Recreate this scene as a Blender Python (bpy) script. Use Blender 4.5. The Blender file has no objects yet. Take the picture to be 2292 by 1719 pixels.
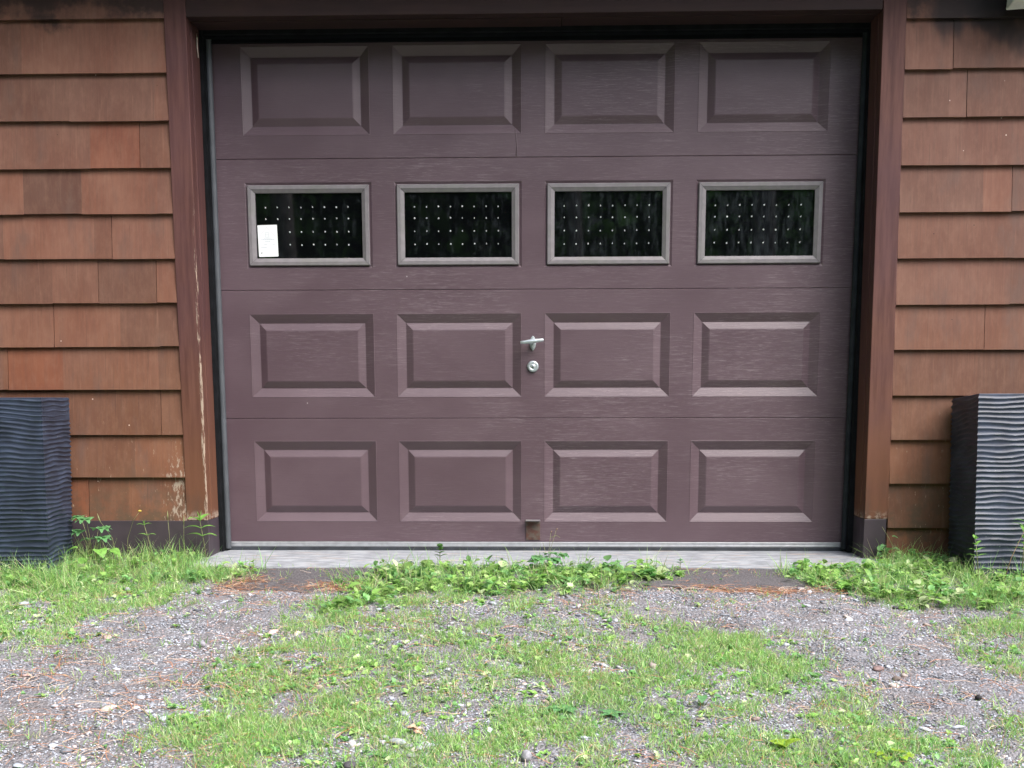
import bpy, math, random
import numpy as np
from mathutils import Vector, Matrix
random.seed(7)
RNG = np.random.default_rng(11)
PI = math.pi
scene = bpy.context.scene
C = scene.collection

# ------------------------------------------------------------------ camera
cam = bpy.data.cameras.new("camera")
camo = bpy.data.objects.new("camera", cam)
C.objects.link(camo)
camo.location = (0.03, -4.1893, 0.6149)
camo.rotation_euler = (1.4252, 0.0019, 0.0260)
cam.sensor_width = 36.0
cam.lens = 37.99
cam.shift_y = 0.1692
cam.clip_start = 0.05
cam.clip_end = 400
scene.camera = camo

# ------------------------------------------------------------------ world + light
SUN_EL, SUN_AZ = 54.0, 50.0          # degrees; azimuth measured from straight in front of the door towards the right
world = bpy.data.worlds.new("World")
scene.world = world
world.use_nodes = True
nt = world.node_tree
bg = nt.nodes["Background"]
sky = nt.nodes.new("ShaderNodeTexSky")
sky.sky_type = 'NISHITA'
sky.sun_disc = False
sky.sun_elevation = math.radians(SUN_EL)
sun_dir = Vector((math.sin(math.radians(SUN_AZ)) * math.cos(math.radians(SUN_EL)),
                  -math.cos(math.radians(SUN_AZ)) * math.cos(math.radians(SUN_EL)),
                  math.sin(math.radians(SUN_EL))))
sky.sun_rotation = math.atan2(sun_dir.x, sun_dir.y)
sky.air_density = 1.0
sky.dust_density = 5.0
sky.ozone_density = 1.0
nt.links.new(sky.outputs[0], bg.inputs[0])
bg.inputs[1].default_value = 0.12
sl = bpy.data.lights.new("sun", 'SUN')
sl.energy = 1.5
sl.angle = math.radians(50)
sl.color = (0.965, 0.975, 1.0)
so = bpy.data.objects.new("sun", sl)
C.objects.link(so)
so.rotation_euler = sun_dir.to_track_quat('Z', 'Y').to_euler()
scene.view_settings.view_transform = 'Standard'
scene.view_settings.look = 'None'
scene.view_settings.exposure = 1.60
scene.view_settings.gamma = 1.0

# ------------------------------------------------------------------ helpers
def tag(o, label=None, cat=None, group=None, kind=None):
    if label: o["label"] = label
    if cat: o["category"] = cat
    if group: o["group"] = group
    if kind: o["kind"] = kind
    return o

def empty(name, loc=(0, 0, 0), parent=None):
    o = bpy.data.objects.new(name, None)
    C.objects.link(o)
    o.location = loc
    o.empty_display_size = 0.1
    if parent: o.parent = parent
    return o

class MB:
    """collects shapes for ONE mesh object"""
    def __init__(s):
        s.v = []; s.f = []; s.m = []; s.t = []
    def poly(s, pts, mat=0, tone=(1, 1, 1)):
        b = len(s.v)
        s.v += [tuple(p) for p in pts]
        s.f.append(tuple(range(b, b + len(pts)))); s.m.append(mat); s.t.append(tone)
    def hexa(s, c, mat=0, tone=(1, 1, 1)):
        b = len(s.v)
        s.v += [tuple(p) for p in c]
        for q in ((0, 3, 2, 1), (4, 5, 6, 7), (0, 1, 5, 4), (1, 2, 6, 5), (2, 3, 7, 6), (3, 0, 4, 7)):
            s.f.append(tuple(b + i for i in q)); s.m.append(mat); s.t.append(tone)
    def box(s, x0, x1, y0, y1, z0, z1, mat=0, tone=(1, 1, 1)):
        s.hexa([(x0, y0, z0), (x1, y0, z0), (x1, y1, z0), (x0, y1, z0), (x0, y0, z1), (x1, y0, z1), (x1, y1, z1), (x0, y1, z1)], mat, tone)
    def rings(s, cx, cz, loops, cap=True, mat=0, tone=(1, 1, 1)):
        """nested rectangles facing -Y: loops = [(half width, half height, y)]; joins neighbours, caps the last"""
        prev = None
        for (hw, hh, y) in loops:
            b = len(s.v)
            s.v += [(cx - hw, y, cz - hh), (cx + hw, y, cz - hh), (cx + hw, y, cz + hh), (cx - hw, y, cz + hh)]
            if prev is not None:
                for i in range(4):
                    j = (i + 1) % 4
                    s.f.append((prev + i, prev + j, b + j, b + i)); s.m.append(mat); s.t.append(tone)
            prev = b
        if cap:
            s.f.append((prev, prev + 1, prev + 2, prev + 3)); s.m.append(mat); s.t.append(tone)
    def tube(s, pts, rad, n=10, mat=0, tone=(1, 1, 1), caps=True):
        pts = [Vector(p) for p in pts]
        if not isinstance(rad, (list, tuple)): rad = [rad] * len(pts)
        first = None; prev = None
        up0 = Vector((0.13, 0.21, 0.97))
        for i, p in enumerate(pts):
            d = (pts[min(i + 1, len(pts) - 1)] - pts[max(i - 1, 0)]).normalized()
            a = d.cross(up0 if abs(d.dot(up0)) < 0.95 else Vector((1, 0, 0))).normalized()
            bb = d.cross(a)
            b = len(s.v)
            for k in range(n):
                t = 2 * PI * k / n
                s.v.append(tuple(p + (a * math.cos(t) + bb * math.sin(t)) * rad[i]))
            if prev is not None:
                for k in range(n):
                    j = (k + 1) % n
                    s.f.append((prev + k, prev + j, b + j, b + k)); s.m.append(mat); s.t.append(tone)
            else:
                first = b
            prev = b
        if caps:
            s.f.append(tuple(first + k for k in range(n))[::-1]); s.m.append(mat); s.t.append(tone)
            s.f.append(tuple(prev + k for k in range(n))); s.m.append(mat); s.t.append(tone)
    def lathe(s, c, prof, axis='Y', n=32, mat=0, tone=(1, 1, 1)):
        prev = None
        for (r, h) in prof:
            b = len(s.v)
            for k in range(n):
                t = 2 * PI * k / n
                if axis == 'Y': s.v.append((c[0] + r * math.cos(t), c[1] + h, c[2] + r * math.sin(t)))
                else: s.v.append((c[0] + r * math.cos(t), c[1] + r * math.sin(t), c[2] + h))
            if prev is not None:
                for k in range(n):
                    j = (k + 1) % n
                    s.f.append((prev + k, prev + j, b + j, b + k)); s.m.append(mat); s.t.append(tone)
            prev = b
    def build(s, name, mats, parent=None, smooth=False, bevel=0, fix=True):
        me = bpy.data.meshes.new(name)
        me.from_pydata(s.v, [], s.f)
        if not isinstance(mats, (list, tuple)): mats = [mats]
        for m in mats: me.materials.append(m)
        me.polygons.foreach_set("material_index", s.m)
        at = me.color_attributes.new("tone", 'FLOAT_COLOR', 'CORNER')
        cols = []
        for f, t in zip(s.f, s.t): cols += [t[0], t[1], t[2], 1.0] * len(f)
        at.data.foreach_set("color", cols)
        if fix:
            import bmesh
            bm = bmesh.new(); bm.from_mesh(me); bmesh.ops.recalc_face_normals(bm, faces=bm.faces); bm.to_mesh(me); bm.free()
        if smooth:
            me.polygons.foreach_set("use_smooth", [True] * len(me.polygons))
        me.update()
        o = bpy.data.objects.new(name, me)
        C.objects.link(o)
        if parent: o.parent = parent
        if bevel:
            b = o.modifiers.new("bevel", 'BEVEL'); b.width = bevel; b.segments = 2; b.limit_method = 'ANGLE'
        return o

class N:
    """small node-building helper for one material"""
    def __init__(s, name):
        s.mat = bpy.data.materials.new(name); s.mat.use_nodes = True
        s.t = s.mat.node_tree; s.p = s.t.nodes["Principled BSDF"]; s.out = s.t.nodes["Material Output"]
    def n(s, kind, **kw):
        x = s.t.nodes.new("ShaderNode" + kind)
        for k, v in kw.items(): setattr(x, k, v)
        return x
    def l(s, a, b): s.t.links.new(a, b)
    def set(s, sock, val):
        if hasattr(val, "is_linked") or hasattr(val, "links"): s.l(val, sock)
        else: sock.default_value = val
    def coords(s, scale=(1, 1, 1), loc=(0, 0, 0)):
        g = s.n("NewGeometry"); m = s.n("Mapping")
        s.l(g.outputs["Position"], m.inputs[0]); m.inputs["Scale"].default_value = scale; m.inputs["Location"].default_value = loc
        return m.outputs[0]
    def noise(s, scale, mscale=(1, 1, 1), detail=4, rough=0.55, loc=(0, 0, 0), dist=0.0):
        x = s.n("TexNoise"); x.inputs["Scale"].default_value = scale; x.inputs["Detail"].default_value = detail
        x.inputs["Roughness"].default_value = rough; x.inputs["Distortion"].default_value = dist
        s.l(s.coords(mscale, loc), x.inputs["Vector"]); return x.outputs["Fac"]
    def voro(s, scale, mscale=(1, 1, 1), feature='F1', out="Distance", rnd=1.0):
        x = s.n("TexVoronoi"); x.feature = feature; x.inputs["Scale"].default_value = scale; x.inputs["Randomness"].default_value = rnd
        s.l(s.coords(mscale), x.inputs["Vector"]); return x.outputs[out]
    def ramp(s, fac, lo, hi, a=0.0, b=1.0):
        x = s.n("MapRange"); x.clamp = True; x.interpolation_type = 'SMOOTHSTEP'
        s.set(x.inputs[0], fac); x.inputs[1].default_value = lo; x.inputs[2].default_value = hi
        x.inputs[3].default_value = a; x.inputs[4].default_value = b; return x.outputs[0]
    def mix(s, fac, a, b, mode='MIX'):
        x = s.n("Mix"); x.data_type = 'RGBA'; x.blend_type = mode
        s.set(x.inputs[0], fac)
        for i, v in ((6, a), (7, b)):
            if isinstance(v, tuple): x.inputs[i].default_value = (v[0], v[1], v[2], 1)
            else: s.l(v, x.inputs[i])
        return x.outputs[2]
    def math(s, op, a, b=0.0):
        x = s.n("Math", operation=op); s.set(x.inputs[0], a); s.set(x.inputs[1], b); return x.outputs[0]
    def tone(s, name="tone"):
        x = s.n("VertexColor"); x.layer_name = name; return x.outputs[0]
    def pos(s):
        g = s.n("NewGeometry"); x = s.n("SeparateXYZ"); s.l(g.outputs["Position"], x.inputs[0]); return x.outputs
    def bump(s, h, strength=0.3, dist=0.002):
        x = s.n("Bump"); x.inputs["Strength"].default_value = strength; x.inputs["Distance"].default_value = dist
        s.l(h, x.inputs["Height"]); s.l(x.outputs[0], s.p.inputs["Normal"])
    def fin(s, col=None, rough=0.6, metal=0.0, spec=0.5):
        if col is not None:
            if isinstance(col, tuple): s.p.inputs["Base Color"].default_value = (*col, 1)
            else: s.l(col, s.p.inputs["Base Color"])
        s.set(s.p.inputs["Roughness"], rough)
        s.p.inputs["Metallic"].default_value = metal
        s.p.inputs["Specular IOR Level"].default_value = spec
        return s.mat

def plain(name, col, rough=0.5, metal=0.0, spec=0.5, var=0.15, vs=30, bump=0.0):
    m = N(name)
    f = m.noise(vs, detail=5)
    c = m.mix(m.ramp(f, 0.35, 0.65), tuple(x * (1 - var) for x in col), tuple(min(1, x * (1 + var)) for x in col))
    if bump: m.bump(f, bump, 0.002)
    return m.fin(c, rough, metal, spec)

# ------------------------------------------------------------------ materials
def mat_shingle():
    m = N("cedar_shingle_stain")
    P = m.pos()
    c = m.mix(m.ramp(m.noise(6, (1, 1, 0.7), 5), 0.3, 0.72), (0.145, 0.060, 0.040), (0.190, 0.092, 0.064))
    # weathering shows warmer, more orange wood low on the wall
    low = m.ramp(m.math('ADD', P[2], m.math('MULTIPLY', m.noise(3, detail=3), 0.7)), 1.7, 0.4)
    c = m.mix(m.math('MULTIPLY', low, 0.8), c, m.mix(m.ramp(m.noise(9, (1, 1, 0.5), 5), 0.3, 0.7), (0.155, 0.058, 0.024), (0.200, 0.088, 0.042)))
    c = m.mix(1.0, c, m.tone(), 'MULTIPLY')
    streak = m.noise(1.0, (85, 20, 5), 7, 0.7, dist=0.4)
    c = m.mix(m.ramp(streak, 0.3, 0.75, 0.0, 0.34), c, (0.085, 0.045, 0.036))
    streak2 = m.noise(1.0, (90, 20, 5), 4, 0.6, (3, 0, 1))
    c = m.mix(m.ramp(streak2, 0.55, 0.8, 0.0, 0.35), c, (0.25, 0.14, 0.095))
    mot = m.noise(38, (1, 1, 0.45), 6, 0.7, (4, 1, 9))
    c = m.mix(m.ramp(mot, 0.40, 0.75, 0.0, 0.20), c, (0.28, 0.16, 0.11))
    crack = m.noise(1.0, (230, 20, 2.2), 5, 0.7, (9, 0, 3))
    c = m.mix(m.ramp(crack, 0.60, 0.70, 0.0, 0.5), c, (0.05, 0.024, 0.018))
    # grey patches
    c = m.mix(m.ramp(m.noise(4.5, (1.6, 1, 0.6), 5, 0.6, (7, 0, 2)), 0.52, 0.72, 0, 0.62), c, (0.112, 0.070, 0.058))
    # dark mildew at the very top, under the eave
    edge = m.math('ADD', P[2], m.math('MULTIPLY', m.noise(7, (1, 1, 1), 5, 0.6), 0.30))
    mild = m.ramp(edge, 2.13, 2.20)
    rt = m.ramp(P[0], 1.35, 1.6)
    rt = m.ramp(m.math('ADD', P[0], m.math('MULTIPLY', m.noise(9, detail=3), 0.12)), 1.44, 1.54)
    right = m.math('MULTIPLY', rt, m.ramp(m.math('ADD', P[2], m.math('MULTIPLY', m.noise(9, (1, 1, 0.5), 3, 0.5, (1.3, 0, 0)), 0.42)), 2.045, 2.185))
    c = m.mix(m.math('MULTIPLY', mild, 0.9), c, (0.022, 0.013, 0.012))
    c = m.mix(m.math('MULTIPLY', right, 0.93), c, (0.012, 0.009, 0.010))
    # green-grey grime and flaked stain near the ground
    grime = m.math('MULTIPLY', m.ramp(P[2], 0.42, 0.12), m.ramp(m.noise(11, detail=6, rough=0.7), 0.42, 0.62))
    c = m.mix(m.math('MULTIPLY', grime, 0.75), c, (0.075, 0.055, 0.035))
    flk = m.math('MULTIPLY', m.ramp(P[2], 0.70, 0.15), m.ramp(m.noise(1.0, (70, 30, 28), 5, 0.75), 0.62, 0.70))
    c = m.mix(m.math('MULTIPLY', flk, 0.7), c, (0.42, 0.33, 0.24))
    # pale specks and dark nail heads
    v = m.voro(16, (1, 0.02, 1))
    c = m.mix(m.math('MULTIPLY', m.ramp(v, 0.05, 0.03), m.ramp(m.noise(3.3, detail=2), 0.52, 0.56)), c, (0.55, 0.42, 0.36))
    v2 = m.voro(9, (1, 0.02, 1.3))
    c = m.mix(m.math('MULTIPLY', m.ramp(v2, 0.028, 0.018), 0.8), c, (0.04, 0.02, 0.015))
    ed = m.math('MULTIPLY', m.math('MULTIPLY', m.ramp(P[0], -1.50, -1.38), m.ramp(P[0], -1.30, -1.36)), m.ramp(P[2], 0.66, 0.25))
    fl2 = m.ramp(m.math('ADD', m.noise(1.0, (90, 30, 30), 6, 0.75, (2, 2, 2)), m.math('MULTIPLY', ed, 0.14)), 0.64, 0.70)
    c = m.mix(m.math('MULTIPLY', m.math('MULTIPLY', fl2, ed), 0.9), c, (0.36, 0.30, 0.24))
    m.bump(streak, 0.45, 0.0015)
    return m.fin(c, 0.72, spec=0.35)

def mat_trim(vertical=True, name="stained_trim_board"):
    m = N(name)
    P = m.pos()
    sc = (60, 60, 4) if vertical else (4, 60, 60)
    g = m.noise(1.0, sc, 6, 0.62)
    c = m.mix(m.ramp(g, 0.3, 0.7), (0.066, 0.024, 0.020), (0.122, 0.052, 0.042))
    c = m.mix(m.ramp(m.noise(5, (1, 1, 0.5), 5), 0.35, 0.7, 0, 0.55), c, (0.080, 0.036, 0.044))
    if vertical:
        low = m.ramp(m.math('ADD', P[2], m.math('MULTIPLY', m.noise(5, detail=4), 0.9)), 1.5, 0.6)
        c = m.mix(m.math('MULTIPLY', low, 0.75), c, (0.150, 0.062, 0.030))
        c = m.mix(m.math('MULTIPLY', m.ramp(P[2], 0.35, 0.16), m.ramp(m.noise(20, (1, 1, 0.4), 5), 0.42, 0.65, 0, 0.7)), c, (0.09, 0.05, 0.035))
        # flaked paint down the inner corner of the jamb and along the foot of the board
        ax = m.math('ABSOLUTE', P[0])
        cor = m.math('MULTIPLY', m.ramp(ax, 1.2875, 1.2785), m.ramp(P[2], 1.55, 0.5))
        cor = m.math('MULTIPLY', m.math('MULTIPLY', cor, m.ramp(P[0], 0.5, -0.5)), m.ramp(P[1], 0.010, 0.002))
        f = m.ramp(m.math('ADD', m.noise(1.0, (150, 40, 17), 7, 0.75), m.math('MULTIPLY', cor, 0.10)), 0.565, 0.64)
        c = m.mix(m.math('MULTIPLY', m.math('MULTIPLY', f, m.ramp(cor, 0.02, 0.25)), 0.9), c, (0.40, 0.32, 0.25))
        ft = m.math('MULTIPLY', m.ramp(P[2], 0.19, 0.15), m.ramp(m.noise(45, detail=5, rough=0.7), 0.45, 0.55))
        c = m.mix(m.math('MULTIPLY', ft, 0.75), c, (0.38, 0.31, 0.25))
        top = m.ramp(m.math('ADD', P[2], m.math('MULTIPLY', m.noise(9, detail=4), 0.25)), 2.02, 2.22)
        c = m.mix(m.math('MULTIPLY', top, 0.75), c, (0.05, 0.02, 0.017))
    else:
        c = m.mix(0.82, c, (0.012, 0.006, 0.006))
        c = m.mix(m.ramp(m.noise(1, (1.6, 3, 3), 4, 0.6), 0.5, 0.7, 0, 0.45), c, (0.06, 0.025, 0.020))
    m.bump(g, 0.4, 0.0015)
    return m.fin(c, 0.68, spec=0.35)

def mat_door():
    m = N("embossed_brown_steel")
    P = m.pos()
    grain = m.noise(1.0, (9, 9, 170), 7, 0.68, dist=0.6)
    fine = m.noise(1.0, (26, 26, 420), 5, 0.7, dist=0.4)
    c = m.mix(m.ramp(m.noise(2.4, (1, 1, 1.5), 5), 0.3, 0.7), (0.089, 0.057, 0.070), (0.114, 0.077, 0.092))
    # chalky rub marks follow the embossed grain; more of them to the right and low down
    m1 = m.ramp(m.math('ADD', m.noise(1.8, (1, 1, 1.4), 4, 0.6, (2, 0, 5)), m.math('MULTIPLY', P[0], 0.09)), 0.36, 0.66)
    st = m.ramp(fine, 0.53, 0.66)
    st2 = m.ramp(grain, 0.50, 0.66)
    k = m.math('MULTIPLY', m.math('MULTIPLY', m.math('ADD', st, m.math('MULTIPLY', st2, 0.6)), m1), 0.5)
    c = m.mix(m.math('MINIMUM', k, 0.6), c, (0.235, 0.19, 0.21))
    c = m.mix(m.ramp(m.noise(1.0, (14, 14, 230), 4, 0.6, (5, 2, 1)), 0.58, 0.75, 0, 0.32), c, (0.070, 0.045, 0.050))
    v = m.voro(7, (1, 0.02, 1))
    c = m.mix(m.math('MULTIPLY', m.ramp(v, 0.022, 0.012), 0.6), c, (0.5, 0.45, 0.46))
    h = m.math('ADD', fine, m.math('MULTIPLY', grain, 0.8))
    m.bump(h, 0.34, 0.0014)
    return m.fin(c, m.ramp(k, 0, 0.5, 0.42, 0.62), spec=0.5)

M = {}
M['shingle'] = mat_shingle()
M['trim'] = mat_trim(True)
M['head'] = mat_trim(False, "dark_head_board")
M['door'] = mat_door()
M['flash'] = plain("dark_brown_flashing", (0.050, 0.038, 0.048), 0.5, var=0.12, vs=8)
M['track'] = plain("black_track_metal", (0.008, 0.009, 0.011), 0.8, spec=0.15, var=0.3, vs=20)
M['seal'] = plain("grey_rubber_seal", (0.070, 0.078, 0.090), 0.55, var=0.12, vs=14)
M['blackrubber'] = plain("black_bottom_rubber", (0.028, 0.033, 0.040), 0.6, var=0.3, vs=25)
M['headseal'] = plain("black_head_seal", (0.006, 0.007, 0.009), 0.9, var=0.2, vs=20, spec=0.1)
M['sealshade'] = plain("shaded_rubber_seal", (0.022, 0.026, 0.031), 0.7, var=0.2, vs=20, spec=0.2)  # right-hand side seal: same rubber, with the shade on it put into the colour
M['alu'] = plain("aluminium_strip", (0.62, 0.63, 0.66), 0.35, 0.6, var=0.08, vs=40)
M['chrome'] = plain("matt_zinc_handle", (0.50, 0.56, 0.59), 0.34, 0.55, var=0.05, vs=60)
M['rust'] = None
M['white'] = plain("frosted_white_glass", (0.78, 0.80, 0.76), 0.35, var=0.1, vs=12)
M['paper'] = plain("white_card", (0.86, 0.90, 0.90), 0.6, var=0.01, vs=5)
M['ink'] = plain("faint_grey_ink", (0.56, 0.60, 0.66), 0.7, var=0.05, vs=50)
M['ink2'] = plain("faint_lilac_ink", (0.72, 0.68, 0.74), 0.7, var=0.05, vs=50)
M['inkd'] = plain("dark_grey_ink", (0.25, 0.28, 0.28), 0.7, var=0.05, vs=50)
M['dot'] = plain("white_plastic_stud", (0.62, 0.66, 0.65), 0.5, var=0.1, vs=100)
M['soil'] = plain("dark_potting_soil", (0.03, 0.022, 0.016), 0.95, var=0.4, vs=60)
M['roofing'] = plain("dark_roof_shingle", (0.05, 0.045, 0.045), 0.9, var=0.3, vs=20)
def mat_rust():
    m = N("rusty_plate")
    c = m.mix(m.ramp(m.noise(45, detail=5), 0.4, 0.6), (0.10, 0.045, 0.034), (0.105, 0.082, 0.066))
    return m.fin(c, 0.6, 0.2)
M['rust'] = mat_rust()
def mat_frame():
    m = N("weathered_window_frame")
    c = m.mix(m.ramp(m.noise(1, (40, 40, 40), 5), 0.35, 0.7), (0.185, 0.172, 0.182), (0.215, 0.20, 0.212))
    c = m.mix(m.ramp(m.noise(9, detail=4), 0.5, 0.68, 0, 0.35), c, (0.17, 0.18, 0.155))
    return m.fin(c, 0.5)
M['frame'] = mat_frame()
def mat_glass():
    m = N("dark_window_glass")
    P = m.pos()
    d = m.noise(1.0, (60, 60, 14), 5, 0.65)
    dust = m.math('MULTIPLY', m.ramp(m.math('ADD', d, m.math('MULTIPLY', P[0], 0.07)), 0.46, 0.8), 0.7)
    c = m.mix(dust, (0.0025, 0.003, 0.0035), (0.030, 0.036, 0.040))
    x = m.fin(c, 0.03, spec=1.0)
    m.p.inputs["IOR"].default_value = 1.5
    return x
M['glass'] = mat_glass()
def mat_concrete():
    m = N("worn_concrete")
    f = m.noise(1, (12, 40, 12), 7, 0.7)
    c = m.mix(m.ramp(f, 0.35, 0.68), (0.18, 0.193, 0.213), (0.35, 0.375, 0.41))
    c = m.mix(m.ramp(m.noise(1, (5, 22, 5), 5, 0.65, (3, 1, 0)), 0.52, 0.7, 0, 0.6), c, (0.42, 0.33, 0.26))
    c = m.mix(m.ramp(m.voro(70), 0.16, 0.08, 0, 0.5), c, (0.16, 0.15, 0.15))
    m.bump(f, 0.5, 0.004)
    return m.fin(c, 0.85)
M['concrete'] = mat_concrete()
def mat_asphalt():
    m = N("old_asphalt")
    f = m.noise(140, detail=5, rough=0.7)
    c = m.mix(m.ramp(f, 0.35, 0.7), (0.05, 0.047, 0.052), (0.13, 0.122, 0.132))
    m.bump(f, 0.6, 0.004)
    return m.fin(c, 0.85)
M['asphalt'] = mat_asphalt()
def mat_ground():
    m = N("gravelly_earth")
    v = m.voro(120)
    cellc = m.n("TexVoronoi"); cellc.inputs["Scale"].default_value = 120; m.l(m.coords(), cellc.inputs["Vector"])
    bw = m.n("RGBToBW"); m.l(cellc.outputs["Color"], bw.inputs[0])
    stone = m.mix(bw.outputs[0], (0.105, 0.107, 0.122), (0.33, 0.335, 0.375))
    earth = m.mix(m.ramp(m.noise(30, detail=6, rough=0.7), 0.35, 0.65), (0.10, 0.09, 0.088), (0.22, 0.20, 0.20))
    c = m.mix(m.ramp(m.noise(5, detail=6, rough=0.7), 0.4, 0.6, 0.35, 0.9), earth, stone)
    c = m.mix(m.ramp(v, 0.3, 0.7, 0, 0.35), c, (0.09, 0.08, 0.085))
    P = m.pos()
    far = m.ramp(P[1], -3.2, -4.5)
    c = m.mix(m.math('MULTIPLY', far, m.ramp(m.noise(2, detail=5), 0.4, 0.55)), c, (0.09, 0.15, 0.045))
    m.bump(m.math('SUBTRACT', m.noise(60, detail=6), v), 0.9, 0.008)
    return m.fin(c, 0.9)
M['ground'] = mat_ground()
def mat_tint(name, rough=0.6, trans=0.0, spec=0.3, var=0.0):
    m = N(name)
    c = m.tone("tint")
    if var:
        c = m.mix(1.0, c, m.mix(m.noise(160, detail=3), (1 - var,) * 3, (1 + var,) * 3), 'MULTIPLY')
    m.fin(c, rough, spec=spec)
    if trans:
        t = m.n("BsdfTranslucent"); m.l(c, t.inputs[0]); x = m.n("MixShader"); x.inputs[0].default_value = trans
        m.l(m.p.outputs[0], x.inputs[1]); m.l(t.outputs[0], x.inputs[2]); m.l(x.outputs[0], m.out.inputs[0])
    return m.mat
M['leaf'] = mat_tint("green_leaf", 0.42, 0.45, 0.5)
M['stone'] = mat_tint("pebble", 0.75, 0, 0.35, 0.35)
M['needle'] = mat_tint("dry_pine_needle", 0.7, 0.1, 0.2)
M['tree'] = mat_tint("distant_foliage", 0.8, 0.2, 0.2)
M['planter'] = None
def mat_planter():
    m = N("dark_ribbed_resin")
    c = m.mix(m.ramp(m.noise(12, (1, 1, 1), 5), 0.35, 0.7), (0.021, 0.029, 0.050), (0.038, 0.052, 0.088))
    v = m.voro(22)
    c = m.mix(m.ramp(v, 0.06, 0.03, 0, 0.5), c, (0.3, 0.31, 0.33))
    return m.fin(c, 0.47, spec=0.45)
M['planter'] = mat_planter()

# ================================================================== LARGE STRUCTURE
DY = 0.20                    # door face sits this far behind the trim face
# ------------------------------------------------------------------ numpy noise / scatter tools
def vnoise(x, y, s, seed=0):
    x = x / s + seed * 17.13; y = y / s + seed * 7.7
    xi = np.floor(x); yi = np.floor(y); fx = x - xi; fy = y - yi
    fx = fx * fx * (3 - 2 * fx); fy = fy * fy * (3 - 2 * fy)
    def h(a, b):
        q = np.sin(a * 127.1 + b * 311.7 + seed * 3.3) * 43758.5453
        return q - np.floor(q)
    return (h(xi, yi) * (1 - fx) + h(xi + 1, yi) * fx) * (1 - fy) + (h(xi, yi + 1) * (1 - fx) + h(xi + 1, yi + 1) * fx) * fy

def gz(x, y):
    x = np.asarray(x, float); y = np.asarray(y, float)
    z = 0.1 * np.clip(y, -6.0, 0.0)
    near = np.clip((-y - 0.15) / 0.3, 0, 1)
    z = z + near * ((vnoise(x, y, 0.45, 1) - 0.5) * 0.022 + (vnoise(x, y, 0.13, 2) - 0.5) * 0.010)
    return z

def axis(pieces):
    out = []
    for a, b, st in pieces: out += list(np.arange(a, b - 1e-6, st))
    return np.array(out + [pieces[-1][1]])
xs = axis([(-80, -10, 10), (-10, -3.2, 0.8), (-3.2, 3.2, 0.02), (3.2, 10, 0.8), (10, 80, 10)])
ys = axis([(-80, -10, 10), (-10, -3.2, 0.8), (-3.2, 0.0, 0.02), (0.0, 8, 1.0), (8, 80, 9)])
X, Y = np.meshgrid(xs, ys)
Z = gz(X, Y) + np.where((np.abs(X) < 3.2) & (Y > -3.2) & (Y < -0.25), (vnoise(X, Y, 0.04, 5) - 0.5) * 0.006, 0)
under = (X > -1.31) & (X < 1.34) & (Y > -0.185)
Z = np.where(under, Z - 0.03, Z)
nx, ny = len(xs), len(ys)
me = bpy.data.meshes.new("ground")
V = np.stack([X.ravel(), Y.ravel(), Z.ravel()], 1)
idx = np.arange(nx * ny).reshape(ny, nx)
F4 = np.stack([idx[:-1, :-1].ravel(), idx[:-1, 1:].ravel(), idx[1:, 1:].ravel(), idx[1:, :-1].ravel()], 1)
def fast_mesh(me, V, F, smooth=False):
    me.vertices.add(len(V)); me.vertices.foreach_set("co", V.astype(np.float32).ravel())
    k = F.shape[1]
    me.loops.add(F.size); me.loops.foreach_set("vertex_index", F.astype(np.int32).ravel())
    me.polygons.add(len(F)); me.polygons.foreach_set("loop_start", (np.arange(len(F)) * k).astype(np.int32))
    if smooth: me.polygons.foreach_set("use_smooth", np.ones(len(F), bool))
    me.update(calc_edges=True)
fast_mesh(me, V, F4, True)
me.materials.append(M['ground'])
go = bpy.data.objects.new("ground", me); C.objects.link(go); tag(go, kind="structure")

# concrete apron under and in front of the door
def ragged_sheet(name, x0, x1, y0, y1, top, thick, mat, rag=0.012, rag_seed=3, nx=120, ny=8):
    """a slab whose front edge (y0) is slightly ragged; top is a function of y"""
    v = []; f = []
    for j in range(ny + 1):
        for i in range(nx + 1):
            x = x0 + (x1 - x0) * i / nx
            e = rag * (2 * float(vnoise(np.array(x), np.array(rag_seed * 1.0), 0.07, rag_seed)) - 1) + rag * (2 * float(vnoise(np.array(x), np.array(2.0), 0.3, rag_seed + 1)) - 1)
            ya = y0 + e
            y = ya + (y1 - ya) * j / ny
            v.append((x, y, top(x, y)))
    n = nx + 1
    for j in range(ny):
        for i in range(nx):
            a = j * n + i; f.append((a, a + 1, a + n + 1, a + n))
    b = len(v)
    for i in range(nx + 1): v.append((v[i][0], v[i][1] - 0.004, v[i][2] - thick))
    for i in range(nx): f.append((b + i, b + i + 1, i + 1, i))
    me = bpy.data.meshes.new(name); me.from_pydata(v, [], f); me.materials.append(mat); me.update()
    o = bpy.data.objects.new(name, me); C.objects.link(o); return o
slab = ragged_sheet("concrete_apron", -1.30, 1.33, -0.185, 0.60, lambda x, y: 0.0 if y > 0 else 0.055 * y, 0.03, M['concrete'], 0.006)
tag(slab, kind="structure")
asph = ragged_sheet("asphalt_strip", -1.10, 1.08, -0.47, -0.188, lambda x, y: float(gz(x, y)) + 0.006, 0.01, M['asphalt'], 0.05, 9, 160, 14)
tag(asph, kind="structure")

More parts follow.
